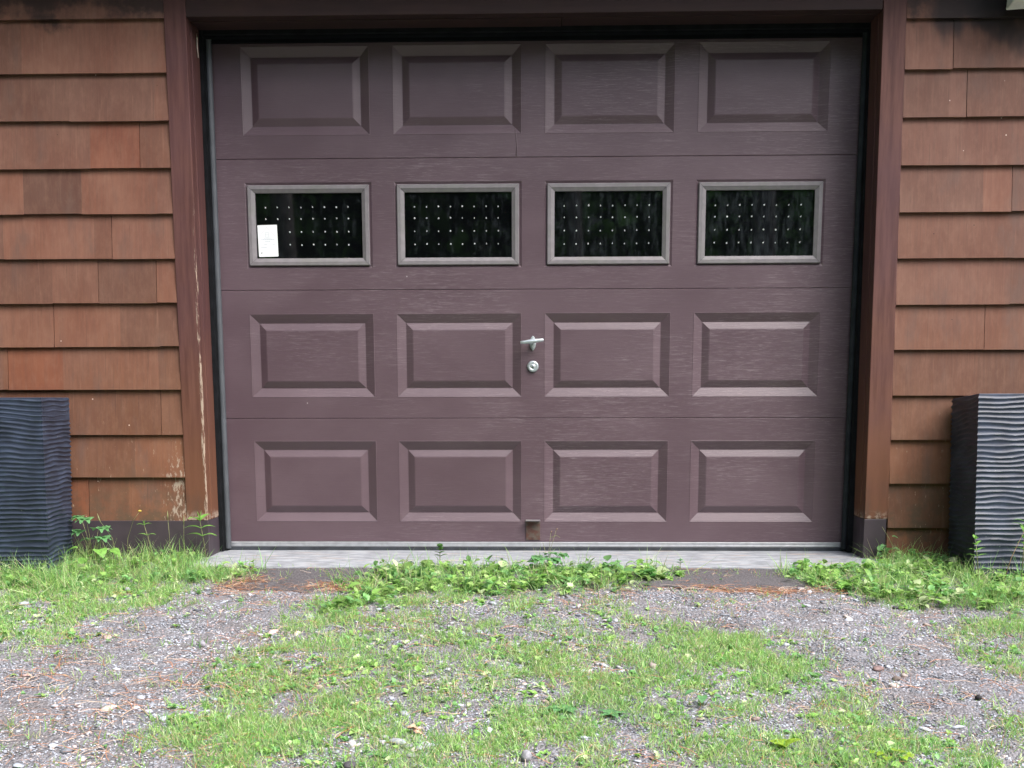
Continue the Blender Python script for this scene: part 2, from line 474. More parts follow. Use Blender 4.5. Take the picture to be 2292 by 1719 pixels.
# ------------------------------------------------------------------ garage building
bld = empty("garage_building", (0, 0, 0))
tag(bld, "wooden garage building clad in reddish brown cedar shingles around the big door", "garage")
def trapez(mb, xa0, xb0, za, xa1, xb1, zb, y0, y1, mat=0):
    mb.hexa([(xa0, y0, za), (xb0, y0, za), (xb0, y1, za), (xa0, y1, za), (xa1, y0, zb), (xb1, y0, zb), (xb1, y1, zb), (xa1, y1, zb)], mat)
ZL = [2.30, 2.1700, 2.0044, 1.8131, 1.6446, 1.474, 1.3094, 1.1437, 0.9793, 0.8164, 0.6516, 0.4796, 0.3135, 0.1419]
ZR = [2.30, 2.1400, 1.9719, 1.8003, 1.6342, 1.463, 1.2977, 1.1287, 0.9626, 0.7945, 0.6261, 0.4557, 0.2884, 0.1208, -0.045]
SEAM = {5: [-1.473], 7: [-1.597], 8: [-1.658, -1.434], 9: [-1.84], 10: [-2.03], 11: [-1.441], 13: [-1.743]}
def siding(x0, x1, zs, name, seams, seed, edge=None):
    r = random.Random(seed)
    mb = MB()
    mb.box(x0, x1, 0.022, 0.10, -0.05, 2.30, 0, (0.3, 0.3, 0.3))          # sheathing behind the courses
    for k in range(1, len(zs)):
        zb, zt = zs[k], zs[k - 1]
        cuts = list(seams.get(k, []))
        x = x0
        edges = [x0]
        while x < x1 - 0.06:
            w = r.uniform(0.14, 0.42)
            x += w
            if x > x1 - 0.05: break
            if all(abs(x - c) > 0.05 for c in cuts): edges.append(x)
        edges = sorted(edges + cuts + [x1])
        py0 = 0; dz0 = 0
        for i in range(len(edges) - 1):
            a, b = edges[i], edges[i + 1]
            if edge and i == 0: a = edge(zb)
            ga = 0.0011 if a in cuts else 0.00003
            gb = 0.0011 if b in cuts else 0.00003
            t = r.uniform(0.82, 1.12)
            hue = r.uniform(-0.05, 0.05)
            tone = (t * (1 + hue), t, t * (1 - hue))
            if r.random() < 0.04: tone = (t * 1.02, t * 0.82, t * 0.72)
            if r.random() < 0.07: tone = (t * 0.78, t * 0.82, t * 0.86)
            if i == 0 or a in cuts or r.random() < 0.3: py0 = r.uniform(-0.0012, 0.0012); dz0 = r.uniform(-0.0022, 0.0022)
            dz = dz0
            z0 = zb + dz; z1 = zt + 0.02
            py = py0 + r.uniform(-0.0003, 0.0003)
            yb = -0.0040 + py; yt = 0.0125
            th = 0.0125
            sl = r.uniform(-0.0005, 0.0005)
            mb.hexa([(a + ga, yb, z0 + sl), (b - gb, yb, z0 - sl), (b - gb, yb + th, z0 - sl), (a + ga, yb + th, z0 + sl),
                     (a + ga, yt, z1), (b - gb, yt, z1), (b - gb, yt + 0.006, z1), (a + ga, yt + 0.006, z1)], 0, tone)
    return mb.build(name, M['shingle'], bld)
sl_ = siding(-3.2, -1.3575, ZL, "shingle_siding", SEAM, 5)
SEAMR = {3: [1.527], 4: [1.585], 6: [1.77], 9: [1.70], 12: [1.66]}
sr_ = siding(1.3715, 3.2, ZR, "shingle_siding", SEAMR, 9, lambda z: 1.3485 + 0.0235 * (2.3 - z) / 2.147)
# jamb boards: face, then the wooden reveal running back to the door track
mb = MB()
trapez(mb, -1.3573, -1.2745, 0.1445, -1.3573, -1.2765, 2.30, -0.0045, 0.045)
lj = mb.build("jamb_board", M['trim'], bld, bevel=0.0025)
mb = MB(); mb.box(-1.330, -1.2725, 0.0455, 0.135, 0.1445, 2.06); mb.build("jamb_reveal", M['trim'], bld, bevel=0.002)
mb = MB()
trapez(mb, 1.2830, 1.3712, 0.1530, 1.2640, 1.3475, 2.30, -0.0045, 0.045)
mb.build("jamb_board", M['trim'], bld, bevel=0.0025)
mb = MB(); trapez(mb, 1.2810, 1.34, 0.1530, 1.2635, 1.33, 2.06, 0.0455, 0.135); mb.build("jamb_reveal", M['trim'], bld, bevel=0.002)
# head
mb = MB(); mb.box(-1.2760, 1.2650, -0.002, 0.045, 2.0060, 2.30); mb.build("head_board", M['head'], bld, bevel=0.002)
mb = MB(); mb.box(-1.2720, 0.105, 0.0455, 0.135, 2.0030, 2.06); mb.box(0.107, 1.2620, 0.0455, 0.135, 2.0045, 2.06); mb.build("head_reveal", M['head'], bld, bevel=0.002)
# dark metal flashing at the foot
mb = MB()
mb.box(-3.2, -1.2735, -0.0065, 0.02, -0.06, 0.1435); mb.box(-1.300, -1.2735, 0.0205, 0.137, -0.06, 0.1435)
mb.build("base_flashing", M['flash'], bld, bevel=0.0015)
mb = MB()
mb.box(1.2815, 1.3660, -0.0065, 0.02, -0.06, 0.1520); mb.box(1.2815, 1.31, 0.0205, 0.137, -0.06, 0.1520)
mb.build("base_flashing", M['flash'], bld, bevel=0.0015)
# eave, roof and the plain rest of the body
mb = MB()
mb.box(-3.6, 3.6, -0.28, 0.12, 2.305, 2.33); mb.box(-3.6, 3.6, -0.305, -0.282, 2.29, 2.46)
mb.build("eave", M['trim'], bld)
mb = MB()
mb.hexa([(-3.7, -0.34, 2.462), (3.7, -0.34, 2.462), (3.7, 3.0, 4.2), (-3.7, 3.0, 4.2), (-3.7, -0.34, 2.52), (3.7, -0.34, 2.52), (3.7, 3.0, 4.26), (-3.7, 3.0, 4.26)])
mb.hexa([(-3.7, 3.0, 4.2), (3.7, 3.0, 4.2), (3.7, 6.4, 2.462), (-3.7, 6.4, 2.462), (-3.7, 3.0, 4.26), (3.7, 3.0, 4.26), (3.7, 6.4, 2.52), (-3.7, 6.4, 2.52)])
mb.build("roof", M['roofing'], bld)
mb = MB()
mb.box(-3.2, -3.1, 0.11, 6, -0.05, 2.46); mb.box(3.1, 3.2, 0.11, 6, -0.05, 2.46); mb.box(-3.1, 3.1, 5.9, 6, -0.05, 2.46)
for xw in (-3.15, 3.15):
    mb.poly([(xw, 0.0, 2.46), (xw, 6.0, 2.46), (xw, 3.0, 4.19)])
mb.build("side_wall", M['shingle'], bld, fix=False)

# ------------------------------------------------------------------ garage door
door = empty("garage_door", (0, DY, 0))
tag(door, "wide brown four-section garage door with raised panels and a row of four windows", "garage door")
def dpart(o):
    o.parent = door; o.location = (0, -DY, 0); return o
PITCH = 0.59
CX = [(c - 1.5) * PITCH for c in range(4)]
ZS = [0.035, 0.5374, 1.0441, 1.5457, 2.05]
ROWS = [(0.1177, 0.4469), (0.6218, 0.9522), (1.1290, 1.4570), (1.6328, 1.9630)]
HWC = 0.2498
for s in range(4):
    z0, z1 = ZS[s] + 0.0005, ZS[s + 1] - 0.0005
    ra, rb = ROWS[s]
    hw = HWC if s != 2 else 0.2505
    cz, hh = (ra + rb) / 2, (rb - ra) / 2
    mb = MB()
    X0, X1 = -1.285, 1.285
    y = DY
    # flat skin around the cassettes; small rolled lips at the joints
    cuts = [X0]
    for c in CX: cuts += [c - hw, c + hw]
    cuts.append(X1)
    lip = 0.0018
    mb.poly([(X0, y, z0 + lip), (X1, y, z0 + lip), (X1, y, ra), (X0, y, ra)])
    mb.poly([(X0, y, rb), (X1, y, rb), (X1, y, z1 - lip), (X0, y, z1 - lip)])
    for i in range(0, len(cuts), 2):
        mb.poly([(cuts[i], y, ra), (cuts[i + 1], y, ra), (cuts[i + 1], y, rb), (cuts[i], y, rb)])
    mb.poly([(X0, y + 0.0018, z0), (X1, y + 0.0018, z0), (X1, y, z0 + lip), (X0, y, z0 + lip)])
    mb.poly([(X0, y, z1 - lip), (X1, y, z1 - lip), (X1, y + 0.0018, z1), (X0, y + 0.0018, z1)])
    mb.poly([(X0, y + 0.0018, z1), (X1, y + 0.0018, z1), (X1, y + 0.03, z1), (X0, y + 0.03, z1)])
    mb.poly([(X0, y + 0.0018, z0), (X0, y + 0.03, z0), (X1, y + 0.03, z0), (X1, y + 0.0018, z0)])
    mb.poly([(X0, y + 0.03, z0), (X0, y + 0.03, z1), (X1, y + 0.03, z1), (X1, y + 0.03, z0)])
    for c in CX:
        if s == 2:
            mb.rings(c, cz, [(hw, hh, y), (hw - 0.0015, hh - 0.0015, y + 0.001), (hw - 0.0075, hh - 0.0075, y + 0.0045), (0.2310, 0.145, y + 0.005), (0.225, 0.139, y + 0.012)], cap=True)
        else:
            mb.rings(c, cz, [(hw, hh, y - 0.0000), (hw - 0.0012, hh - 0.0012, y - 0.0010), (hw - 0.0032, hh - 0.0032, y + 0.0002), (hw - 0.006, hh - 0.006, y + 0.0012),
                             (hw - 0.0355, hh - 0.0355, y + 0.0145), (hw - 0.0375, hh - 0.0375, y + 0.0147),
                             (hw - 0.0620, hh - 0.0620, y + 0.0035), (hw - 0.0665, hh - 0.0665, y + 0.0022), (hw - 0.070, hh - 0.070, y + 0.0022)])
    o = dpart(mb.build("door_section", M['door'], None, fix=False))
# crease dent in the top section
mb = MB()
for (sx, off) in ((1, 0),):
    pts = [(-0.066, 1.550), (-0.063, 1.59), (-0.067, 1.63), (-0.069, 1.655)]
    mb.tube([(p[0], DY + 0.0012, p[1]) for p in pts], [0.0025, 0.003, 0.0024, 0.001], 8)
dpart(mb.build("dent_crease", M['door'], None, smooth=True))

# windows
DOTS = [(-1.0571, -0.7297, 1.3637, 1.2202), (-0.4672, -0.1375, 1.3633, 1.2203), (0.122, 0.4539, 1.363, 1.2187), (0.7114, 1.0446, 1.3609, 1.2189)]
for c in range(4):
    cx, cz = CX[c], (1.447 + 1.1384) / 2
    w = empty("window"); dpart(w)
    hw, hh = 0.2400, 0.1538
    y = DY + 0.005
    mb = MB()
    L = [(hw, hh, y), (hw, hh, y - 0.0095), (hw - 0.0025, hh - 0.0025, y - 0.0125), (hw - 0.0150, hh - 0.0150, y - 0.0125), (hw - 0.0170, hh - 0.0170, y - 0.0110),
         (hw - 0.0275, hh - 0.0275, y - 0.0055), (hw - 0.0290, hh - 0.0290, y - 0.0045), (hw - 0.0290, hh - 0.0290, y + 0.0035)]
    mb.rings(cx, cz, L, cap=False)
    fr = mb.build("frame", M['frame'], w, fix=False)
    # mitre lines at the four corners
    mm = MB()
    for sx in (-1, 1):
        for sz in (-1, 1):
            a = (cx + sx * (hw - 0.001), y - 0.0122, cz + sz * (hh - 0.001)); b = (cx + sx * (hw - 0.0150), y - 0.0128, cz + sz * (hh - 0.0150)); d = (cx + sx * (hw - 0.029), y - 0.0046, cz + sz * (hh - 0.029))
            mm.tube([a, b, d], 0.0005, 4)
    mm.build("mitre_joint", M['flash'], w, fix=False)
    mb = MB(); mb.box(cx - hw + 0.02, cx + hw - 0.02, y + 0.0036, y + 0.0060, cz - hh + 0.02, cz + hh - 0.02)
    mb.build("pane", M['glass'], w)
    # the grid of small white studs stuck to the pane
    mb = MB()
    xa, xb, zt, zb = DOTS[c]
    ox = (xa + xb) / 2
    for j in range(4):
        fz = [0, 0.305, 0.655, 1.0][j]
        for i in range(8):
            if c == 0 and j > 1 and i < 2: continue
            px = xa + (xb - xa) * i / 7 + random.uniform(-0.0006, 0.0006); pz = zt + (zb - zt) * fz + random.uniform(-0.001, 0.001)
            r = random.uniform(0.0023, 0.0034)
            yy = y + 0.0036
            mb.lathe((px, yy, pz), [(r, -0.0002), (r * 0.95, -0.0012), (r * 0.6, -0.0022), (0.0001, -0.0026)], n=12)
            mb.tube([(px, yy - 0.0016, pz), (px + 0.0020 * (0.2 if abs(px) < 0.6 else (1 if px > 0 else -0.4)), yy - 0.004, pz + 0.0036)], [0.0011, 0.0005], 5)
    mb.build("stud_grid", M['dot'], w, smooth=True)

# aluminium edge and bottom rubber
mb = MB()
mb.box(-1.262, 1.262, 0.1935, 0.2300, 0.0290, 0.0345)
mb.box(-1.262, 1.262, 0.1965, 0.2300, 0.0155, 0.0288)
mb.box(-1.262, 1.262, 0.1950, 0.2300, 0.0195, 0.0215)
dpart(mb.build("bottom_strip", M['alu'], None, bevel=0.0008))
mb = MB(); mb.box(-1.264, 1.264, 0.192, 0.232, -0.004, 0.0153)
dpart(mb.build("bottom_seal", M['blackrubber'], None, bevel=0.003))

# T handle
hd = empty("handle"); dpart(hd)
mb = MB()
n = 28
for (sc, ya, yb) in ((1.0, 0.2, 0.1955), (0.72, 0.1955, 0.1915)):
    loop = []
    for k in range(n):
        t = 2 * PI * k / n
        zz = 0.8343 + 0.0285 * sc * math.sin(t); xx = -0.0005 + 0.0125 * sc * math.cos(t) * (1 - 0.35 * abs(math.sin(t)) ** 3)
        loop.append((xx, zz))
    b = len(mb.v)
    for (xx, zz) in loop: mb.v.append((xx, ya, zz))
    for (xx, zz) in loop: mb.v.append((xx, yb, zz))
    for k in range(n):
        j = (k + 1) % n; mb.f.append((b + k, b + j, b + n + j, b + n + k)); mb.m.append(0); mb.t.append((1, 1, 1))
    mb.f.append(tuple(b + n + k for k in range(n))); mb.m.append(0); mb.t.append((1, 1, 1))
mb.build("base_plate", M['chrome'], hd, bevel=0.0008)
mb = MB()
mb.tube([(-0.001, 0.193, 0.838), (-0.001, 0.160, 0.838)], [0.0075, 0.0065], 16)
ca, sa = math.cos(math.radians(6.5)), math.sin(math.radians(6.5))
sec = []
for i, (u, hz, hy) in enumerate([(-0.0465, 0.0025, 0.003), (-0.045, 0.0052, 0.006), (-0.030, 0.0056, 0.0065), (-0.012, 0.0066, 0.008), (0.0, 0.0074, 0.009), (0.012, 0.0066, 0.008), (0.030, 0.0056, 0.0065), (0.045, 0.0052, 0.006), (0.0465, 0.0025, 0.003)]):
    b = len(mb.v)
    for k in range(14):
        t = 2 * PI * k / 14
        dz = 1.2 * hz * math.sin(t); dyv = hy * math.cos(t)
        mb.v.append((-0.0035 + u * ca - dz * sa, 0.156 + dyv, 0.8395 + u * sa + dz * ca))
    if i:
        for k in range(14):
            j = (k + 1) % 14; mb.f.append((b - 14 + k, b - 14 + j, b + j, b + k)); mb.m.append(0); mb.t.append((1, 1, 1))
    sec.append(b)
for b in (sec[0], sec[-1]):
    mb.f.append(tuple(b + k for k in range(14))); mb.m.append(0); mb.t.append((1, 1, 1))
mb.build("grip", M['chrome'], hd, smooth=True)
lk = empty("lock"); dpart(lk)
mb = MB(); mb.lathe((0, DY, 0.743), [(0.0228, 0.0), (0.0228, -0.004), (0.0205, -0.0085), (0.0165, -0.0100), (0.0120, -0.0095), (0.0110, -0.0080), (0.0105, -0.0078), (0.0100, -0.0098), (0.0001, -0.0100)], n=40)
mb.build("rosette", M['chrome'], lk, smooth=True)
mb = MB(); mb.box(-0.0009, 0.0009, 0.1893, 0.1899, 0.736, 0.747); mb.lathe((0, 0.1899, 0.7385), [(0.0026, 0), (0.0026, -0.0005), (0.0001, -0.0006)], n=14)
mb.build("keyhole", M['track'], lk)
# rusty pull plate on the bottom section
pp = empty("pull_plate"); dpart(pp)
mb = MB(); mb.box(-0.0285, 0.0300, 0.1955, 0.1995, 0.0435, 0.1225)
mb.build("plate", M['rust'], pp, bevel=0.0015)
mb = MB(); mb.hexa([(-0.0290, 0.166, 0.1225), (0.0305, 0.166, 0.1225), (0.0300, 0.1995, 0.1228), (-0.0285, 0.1995, 0.1228), (-0.0290, 0.164, 0.1265), (0.0305, 0.164, 0.1265), (0.0300, 0.1995, 0.1270), (-0.0285, 0.1995, 0.1270)])
mb.build("hooked_lip", M['frame'], pp, bevel=0.001)
mb = MB(); mb.lathe((0.0005, 0.1955, 0.054), [(0.0045, 0), (0.0042, -0.0015), (0.0022, -0.0022), (0.0018, -0.0008), (0.0001, -0.0008)], n=18)
mb.build("rivet", M['rust'], pp, smooth=True)

# fixed metal track frame round the opening and its rubber seals (part of the building)
mb = MB()
mb.box(-1.40, -1.2605, 0.1385, 0.1955, 0.002, 2.058); mb.box(-1.2605, -1.2560, 0.1600, 0.1955, 0.004, 2.0)
mb.build("door_track", M['track'], bld)
mb = MB()
mb.box(1.2635, 1.40, 0.1385, 0.1955, 0.002, 2.058)
mb.build("door_track", M['track'], bld)
mb = MB(); mb.box(-1.258, 1.262, 0.1385, 0.1955, 1.9900, 2.058); mb.build("door_track", M['track'], bld)
def seal(x, s):
    mb = MB()
    mb.tube([(x, 0.1780, 0.010), (x, 0.1780, 1.985)], 0.0120, 14)
    mb.box(x - 0.004, x + 0.004, 0.188, 0.198, 0.010, 1.985)
    mb.build("side_seal", M['seal'] if s < 0 else M['sealshade'], bld, smooth=False)
seal(-1.2500, -1); seal(1.2590, 1)
mb = MB(); mb.tube([(-1.262, 0.165, 1.990), (1.262, 0.165, 1.990)], 0.010, 12); mb.box(-1.262, 1.262, 0.182, 0.1965, 1.972, 1.990)
mb.build("head_seal", M['headseal'], bld)
# torn end of the old weather strip in the upper left corner
mb = MB(); mb.tube([(-1.2715, 0.110, 1.985), (-1.2690, 0.1, 1.962), (-1.2690, 0.098, 1.93), (-1.2672, 0.1, 1.895)], [0.002, 0.0026, 0.0022, 0.0022], 8)
ws = mb.build("weather_strip_end", plain("pale_strip", (0.5, 0.42, 0.36), 0.7), bld, smooth=True)

# white card behind the corner of the left window
card = empty("notice_card", (-1.0516, DY, 1.238))
tag(card, "small white printed card in the lower corner of the leftmost door window", "card")
def cpart(o): o.parent = card; o.location = (1.0516, -DY, -1.238); return o
yc = DY + 0.0078
x0, x1, z0, z1 = -1.0905, -1.0125, 1.1755, 1.2975
mb = MB(); r = 0.003; pts = []
for (ccx, ccz, a0) in ((x1 - r, z1 - r, 0), (x0 + r, z1 - r, 90), (x0 + r, z0 + r, 180), (x1 - r, z0 + r, 270)):
    for k in range(5):
        t = math.radians(a0 + k * 22.5); pts.append((ccx + r * math.cos(t), ccz + r * math.sin(t)))
tilt = math.radians(1.2); mx, mz = (x0 + x1) / 2, (z0 + z1) / 2
def rt(p): return (mx + (p[0] - mx) * math.cos(tilt) - (p[1] - mz) * math.sin(tilt), mz + (p[0] - mx) * math.sin(tilt) + (p[1] - mz) * math.cos(tilt))
pts = [rt(p) for p in pts]; b = 0
mb.v = [(p[0], yc, p[1]) for p in pts] + [(p[0], yc - 0.0005, p[1]) for p in pts]
n = len(pts)
mb.f = [tuple(range(n, 2 * n))[::-1], tuple(range(n))] + [(k, (k + 1) % n, n + (k + 1) % n, n + k) for k in range(n)]
mb.m = [0] * len(mb.f); mb.t = [(1, 1, 1)] * len(mb.f)
cpart(mb.build("card_face", M['paper'], None))
mb = MB(); yi = yc - 0.0008
def bar(a, b, w, mat):
    a = rt(a); b = rt(b); d = Vector((b[0] - a[0], b[1] - a[1])); nrm = Vector((-d.y, d.x)).normalized() * w / 2
    mb.poly([(a[0] - nrm.x, yi, a[1] - nrm.y), (b[0] - nrm.x, yi, b[1] - nrm.y), (b[0] + nrm.x, yi, b[1] + nrm.y), (a[0] + nrm.x, yi, a[1] + nrm.y)], mat)
W_, H_ = x1 - x0, z1 - z0
def cp(u, v): return (x0 + u * W_, z1 - v * H_)
bar(cp(0.07, 0.36), cp(0.47, 0.07), 0.0011, 1); bar(cp(0.47, 0.07), cp(0.88, 0.36), 0.0011, 1)
for (a, b) in (((0.38, 0.24), (0.56, 0.24)), ((0.56, 0.24), (0.56, 0.38)), ((0.56, 0.38), (0.38, 0.38)), ((0.38, 0.38), (0.38, 0.24)), ((0.38, 0.31), (0.56, 0.31))):
    bar(cp(*a), cp(*b), 0.0011, 0)
for (u0, u1, v, w) in ((0.30, 0.66, 0.415, 0.0016), (0.17, 0.84, 0.455, 0.0026), (0.36, 0.62, 0.515, 0.0020)):
    u = u0
    while u < u1:
        e = min(u1, u + random.uniform(0.05, 0.11)); bar(cp(u, v), cp(e, v), w, 0); u = e + 0.018
for (u0, u1, v) in ((0.29, 0.46, 0.605), (0.72, 0.84, 0.61), (0.13, 0.43, 0.705)):
    bar(cp(u0, v), cp(u1, v), 0.0016, 0)
bar(cp(0.10, 0.79), cp(0.94, 0.79), 0.0007, 0); bar(cp(0.17, 0.80), cp(0.17, 0.87), 0.0007, 0)
bar(cp(0.11, 0.865), cp(0.17, 0.90), 0.0018, 2); bar(cp(0.13, 0.90), cp(0.18, 0.86), 0.0014, 2)
cpart(mb.build("faint_print", [M['ink'], M['ink2'], M['inkd']], None, fix=False))

# ------------------------------------------------------------------ wall lamp (only its lower rim reaches into the frame)
lamp = empty("wall_lamp", (1.80, -0.03, 2.05))
tag(lamp, "white outdoor lamp shade hanging under the eave at the top right corner", "lamp")
mb = MB()
# square shade that widens downwards, standing off the wall
mb.hexa([(1.690, -0.170, 2.002), (1.88, -0.170, 2.012), (1.88, -0.035, 1.995), (1.690, -0.035, 1.985),
         (1.700, -0.160, 2.15), (1.865, -0.160, 2.15), (1.865, -0.040, 2.15), (1.700, -0.040, 2.15)])
o = mb.build("lamp_shade", M['white'], None, bevel=0.006); o.parent = lamp; o.location = (-1.80, 0.03, -2.05)
mb = MB(); mb.box(1.735, 1.82, -0.034, -0.005, 2.05, 2.20); mb.box(1.745, 1.81, -0.13, -0.03, 2.151, 2.18)
o = mb.build("bracket", M['track'], None, bevel=0.003); o.parent = lamp; o.location = (-1.80, 0.03, -2.05)

# ------------------------------------------------------------------ planters
def planter(name, label, cx, cy, wx, wy, zb, h, tiltx, tiltz, seed, taper, pitch=0.0172):
    root = empty(name, (cx, cy, zb)); root.rotation_euler = (math.radians(tiltx), 0, math.radians(tiltz))
    tag(root, label, "planter", "tall dark ribbed planters beside the garage door")
    rr = np.random.default_rng(seed)
    nz, nu = 330, 26
    v = []; f = []
    per = []
    for side in range(4):
        for k in range(nu): per.append((side, k / nu))
    n = len(per)
    us = np.array([s + t for s, t in per])
    zz = np.linspace(0, h, nz + 1)
    U, ZZ = np.meshgrid(us, zz)
    # ridge phase: about 50 per metre, wandering so that ridges swell, split and fade
    ang = U / 4 * 2 * PI
    ph = ZZ / pitch + (vnoise(U * 1.0, ZZ * 6, 0.42, seed) - 0.5) * 0.85 + (vnoise(U, ZZ * 5, 0.15, seed + 1) - 0.5) * 0.28 + 0.5 * vnoise(U * 0.3, ZZ * 3, 0.3, seed + 7)
    seam = np.abs(((U + 0.5) % 4) - 4.0)
    rid = 1 - np.abs(np.sin(PI * ph)) ** 0.85
    amp = 0.0048 * (0.5 + 0.7 * vnoise(U, ZZ * 6, 0.22, seed + 2))
    dsp = rid * amp
    edge = np.clip(np.minimum(ZZ / 0.02, (h - ZZ) / 0.006), 0, 1)
    dsp = dsp * edge
    for j in range(nz + 1):
        tp = taper + (1 - taper) * zz[j] / h
        for i, (s, t) in enumerate(per):
            hx, hy = wx / 2 * tp, wy / 2 * tp
            c = [(-hx, -hy), (hx, -hy), (hx, hy), (-hx, hy)]
            a, b = c[s], c[(s + 1) % 4]
            x = a[0] + (b[0] - a[0]) * t; y = a[1] + (b[1] - a[1]) * t
            nrm = [(0, -1), (1, 0), (0, 1), (-1, 0)][s]
            if t == 0:
                pn = [(0, -1), (1, 0), (0, 1), (-1, 0)][(s - 1) % 4]; nrm = (nrm[0] + pn[0], nrm[1] + pn[1])
            d = dsp[j, i]
            v.append((x + nrm[0] * d, y + nrm[1] * d, zz[j]))
    for j in range(nz):
        for i in range(n):
            k = (i + 1) % n; f.append((j * n + i, j * n + k, (j + 1) * n + k, (j + 1) * n + i))
    me = bpy.data.meshes.new("ribbed_body"); me.from_pydata(v, [], f); me.materials.append(M['planter'])
    me.polygons.foreach_set("use_smooth", [True] * len(f)); me.update()
    o = bpy.data.objects.new("ribbed_body", me); C.objects.link(o); o.parent = root
    ed = o.modifiers.new("split", 'EDGE_SPLIT'); ed.split_angle = math.radians(60)
    mb = MB(); t = 0.014
    hx, hy = wx / 2, wy / 2
    for (a, b, c_, d_) in ((-hx, hx, -hy, -hy + t), (-hx, hx, hy - t, hy), (-hx, -hx + t, -hy + t + .0005, hy - t - .0005), (hx - t, hx, -hy + t + .0005, hy - t - .0005)):
        mb.box(a, b, c_, d_, h - 0.08, h + 0.003)
    mb.build("rim", M['planter'], root, bevel=0.002)
    mb = MB(); mb.box(-hx + t + .001, hx - t - .001, -hy + t + .001, hy - t - .001, h - 0.10, h - 0.05); mb.build("soil", M['soil'], root)
    return root
planter("planter", "tall dark ribbed planter left of the door, cropped by the photo's left edge", -1.772 - 0.17, -0.178, 0.34, 0.235, -0.035, 0.655, 0, 0.4, 21, 0.89)
planter("planter", "tall dark ribbed planter right of the door with its near-black side facing the door", 1.592 + 0.17, -0.182, 0.34, 0.235, -0.032, 0.652, -4.5, 1.0, 34, 1.0, 0.0190)

# ================================================================== GROUND COVER
def template_arrays(vs, fs): return np.array(vs, float), np.array(fs, int)
def scatter(name, temps, P, yaw, tx, ty, scl, tint, mat, kind="stuff", smooth=False, label=None, cat=None):
    """P Nx3, yaw/tilts N, scl Nx3; one mesh of copies of small template meshes (all templates with triangles)"""
    VV = []; FF = []; CC = []; base = 0
    n = len(P); which = RNG.integers(0, len(temps), n)
    for ti, (tv, tf) in enumerate(temps):
        s = np.nonzero(which == ti)[0]
        if not len(s): continue
        v = tv[None] * scl[s][:, None, :]
        cx, sx = np.cos(tx[s])[:, None], np.sin(tx[s])[:, None]
        y, z = v[..., 1] * cx - v[..., 2] * sx, v[..., 1] * sx + v[..., 2] * cx
        x = v[..., 0]
        cy, sy = np.cos(ty[s])[:, None], np.sin(ty[s])[:, None]
        x, z = x * cy + z * sy, -x * sy + z * cy
        cz, sz = np.cos(yaw[s])[:, None], np.sin(yaw[s])[:, None]
        x, y = x * cz - y * sz, x * sz + y * cz
        v = np.stack([x, y, z], -1) + P[s][:, None, :]
        k = tv.shape[0]
        VV.append(v.reshape(-1, 3)); CC.append(np.repeat(tint[s], k, 0))
        FF.append((tf[None] + (np.arange(len(s)) * k)[:, None, None]).reshape(-1, 3) + base)
        base += len(s) * k
    me = bpy.data.meshes.new(name)
    fast_mesh(me, np.concatenate(VV), np.concatenate(FF), smooth)
    c = np.concatenate(CC); c = np.concatenate([c, np.ones((len(c), 1))], 1)
    at = me.color_attributes.new("tint", 'FLOAT_COLOR', 'POINT'); at.data.foreach_set("color", c.astype(np.float32).ravel())
    me.materials.append(mat)
    o = bpy.data.objects.new(name, me); C.objects.link(o); tag(o, label, cat, kind=kind)
    return o

def inpoly(x, y, poly):
    c = np.zeros(x.shape, bool); n = len(poly)
    for i in range(n):
        x0, y0 = poly[i]; x1, y1 = poly[(i + 1) % n]
        cond = ((y0 > y) != (y1 > y)) & (x < (x1 - x0) * (y - y0) / (y1 - y0 + 1e-12) + x0)
        c ^= cond
    return c
def soft(x, y, poly, j=0.05):
    k = 0
    for a in range(4):
        dx = (vnoise(x, y, 0.11, 31 + a) - 0.5) * 2 * j * 1.6; dy = (vnoise(x, y, 0.11, 41 + a) - 0.5) * 2 * j * 1.6
        dx += RNG.normal(0, j * 0.5, x.shape); dy += RNG.normal(0, j * 0.5, x.shape)
        k = k + inpoly(x + dx, y + dy, poly)
    return k / 4.0
Zn = dict(
 lush_l=[(-3.2, 0.0), (-1.27, 0.0), (-1.10, -0.11), (-1.06, -0.33), (-1.39, -0.40), (-1.53, -0.50), (-3.2, -0.60)],
 med_l=[(-3.2, -0.42), (-1.25, -0.36), (-1.14, -0.59), (-1.25, -0.89), (-1.35, -1.14), (-3.2, -1.3)],
 lush_c=[(-0.57, -0.30), (-0.52, -0.06), (-0.2, -0.12), (0.50, -0.08), (0.50, -0.31), (0.32, -0.50), (-0.06, -0.52), (-0.43, -0.52), (-0.60, -0.74), (-0.70, -0.74)],
 mid=[(-0.68, -0.58), (-0.13, -0.55), (0.25, -0.60), (0.35, -0.80), (0.77, -0.98), (0.88, -1.27), (0.88, -1.58), (0.86, -1.89), (0.85, -2.6), (-0.85, -2.6), (-0.83, -1.72), (-0.84, -1.22), (-0.82, -0.88)],
 green_r=[(0.35, -0.91), (0.74, -1.0), (0.84, -1.27), (0.71, -1.47), (0.44, -1.44), (0.31, -1.2)],
 green_l=[(-0.80, -0.90), (-0.51, -0.95), (-0.34, -1.35), (-0.47, -1.6), (-0.57, -1.85), (-0.85, -1.75)],
 lush_r=[(0.91, -0.30), (1.07, -0.06), (1.35, -0.02), (3.2, 0.0), (3.2, -0.8), (1.50, -0.68), (1.26, -0.62), (1.07, -0.50)],
 far_r=[(1.30, -0.80), (3.2, -0.70), (3.2, -1.5), (1.43, -1.39), (1.25, -1.20)],
 low_r=[(0.76, -1.62), (0.96, -1.60), (3.0, -1.64), (3.0, -2.6), (0.62, -2.6)])
W = dict(lush_l=1.0, med_l=0.34, lush_c=1.0, mid=0.30, green_r=0.62, green_l=0.55, lush_r=0.85, far_r=0.32, low_r=0.42)
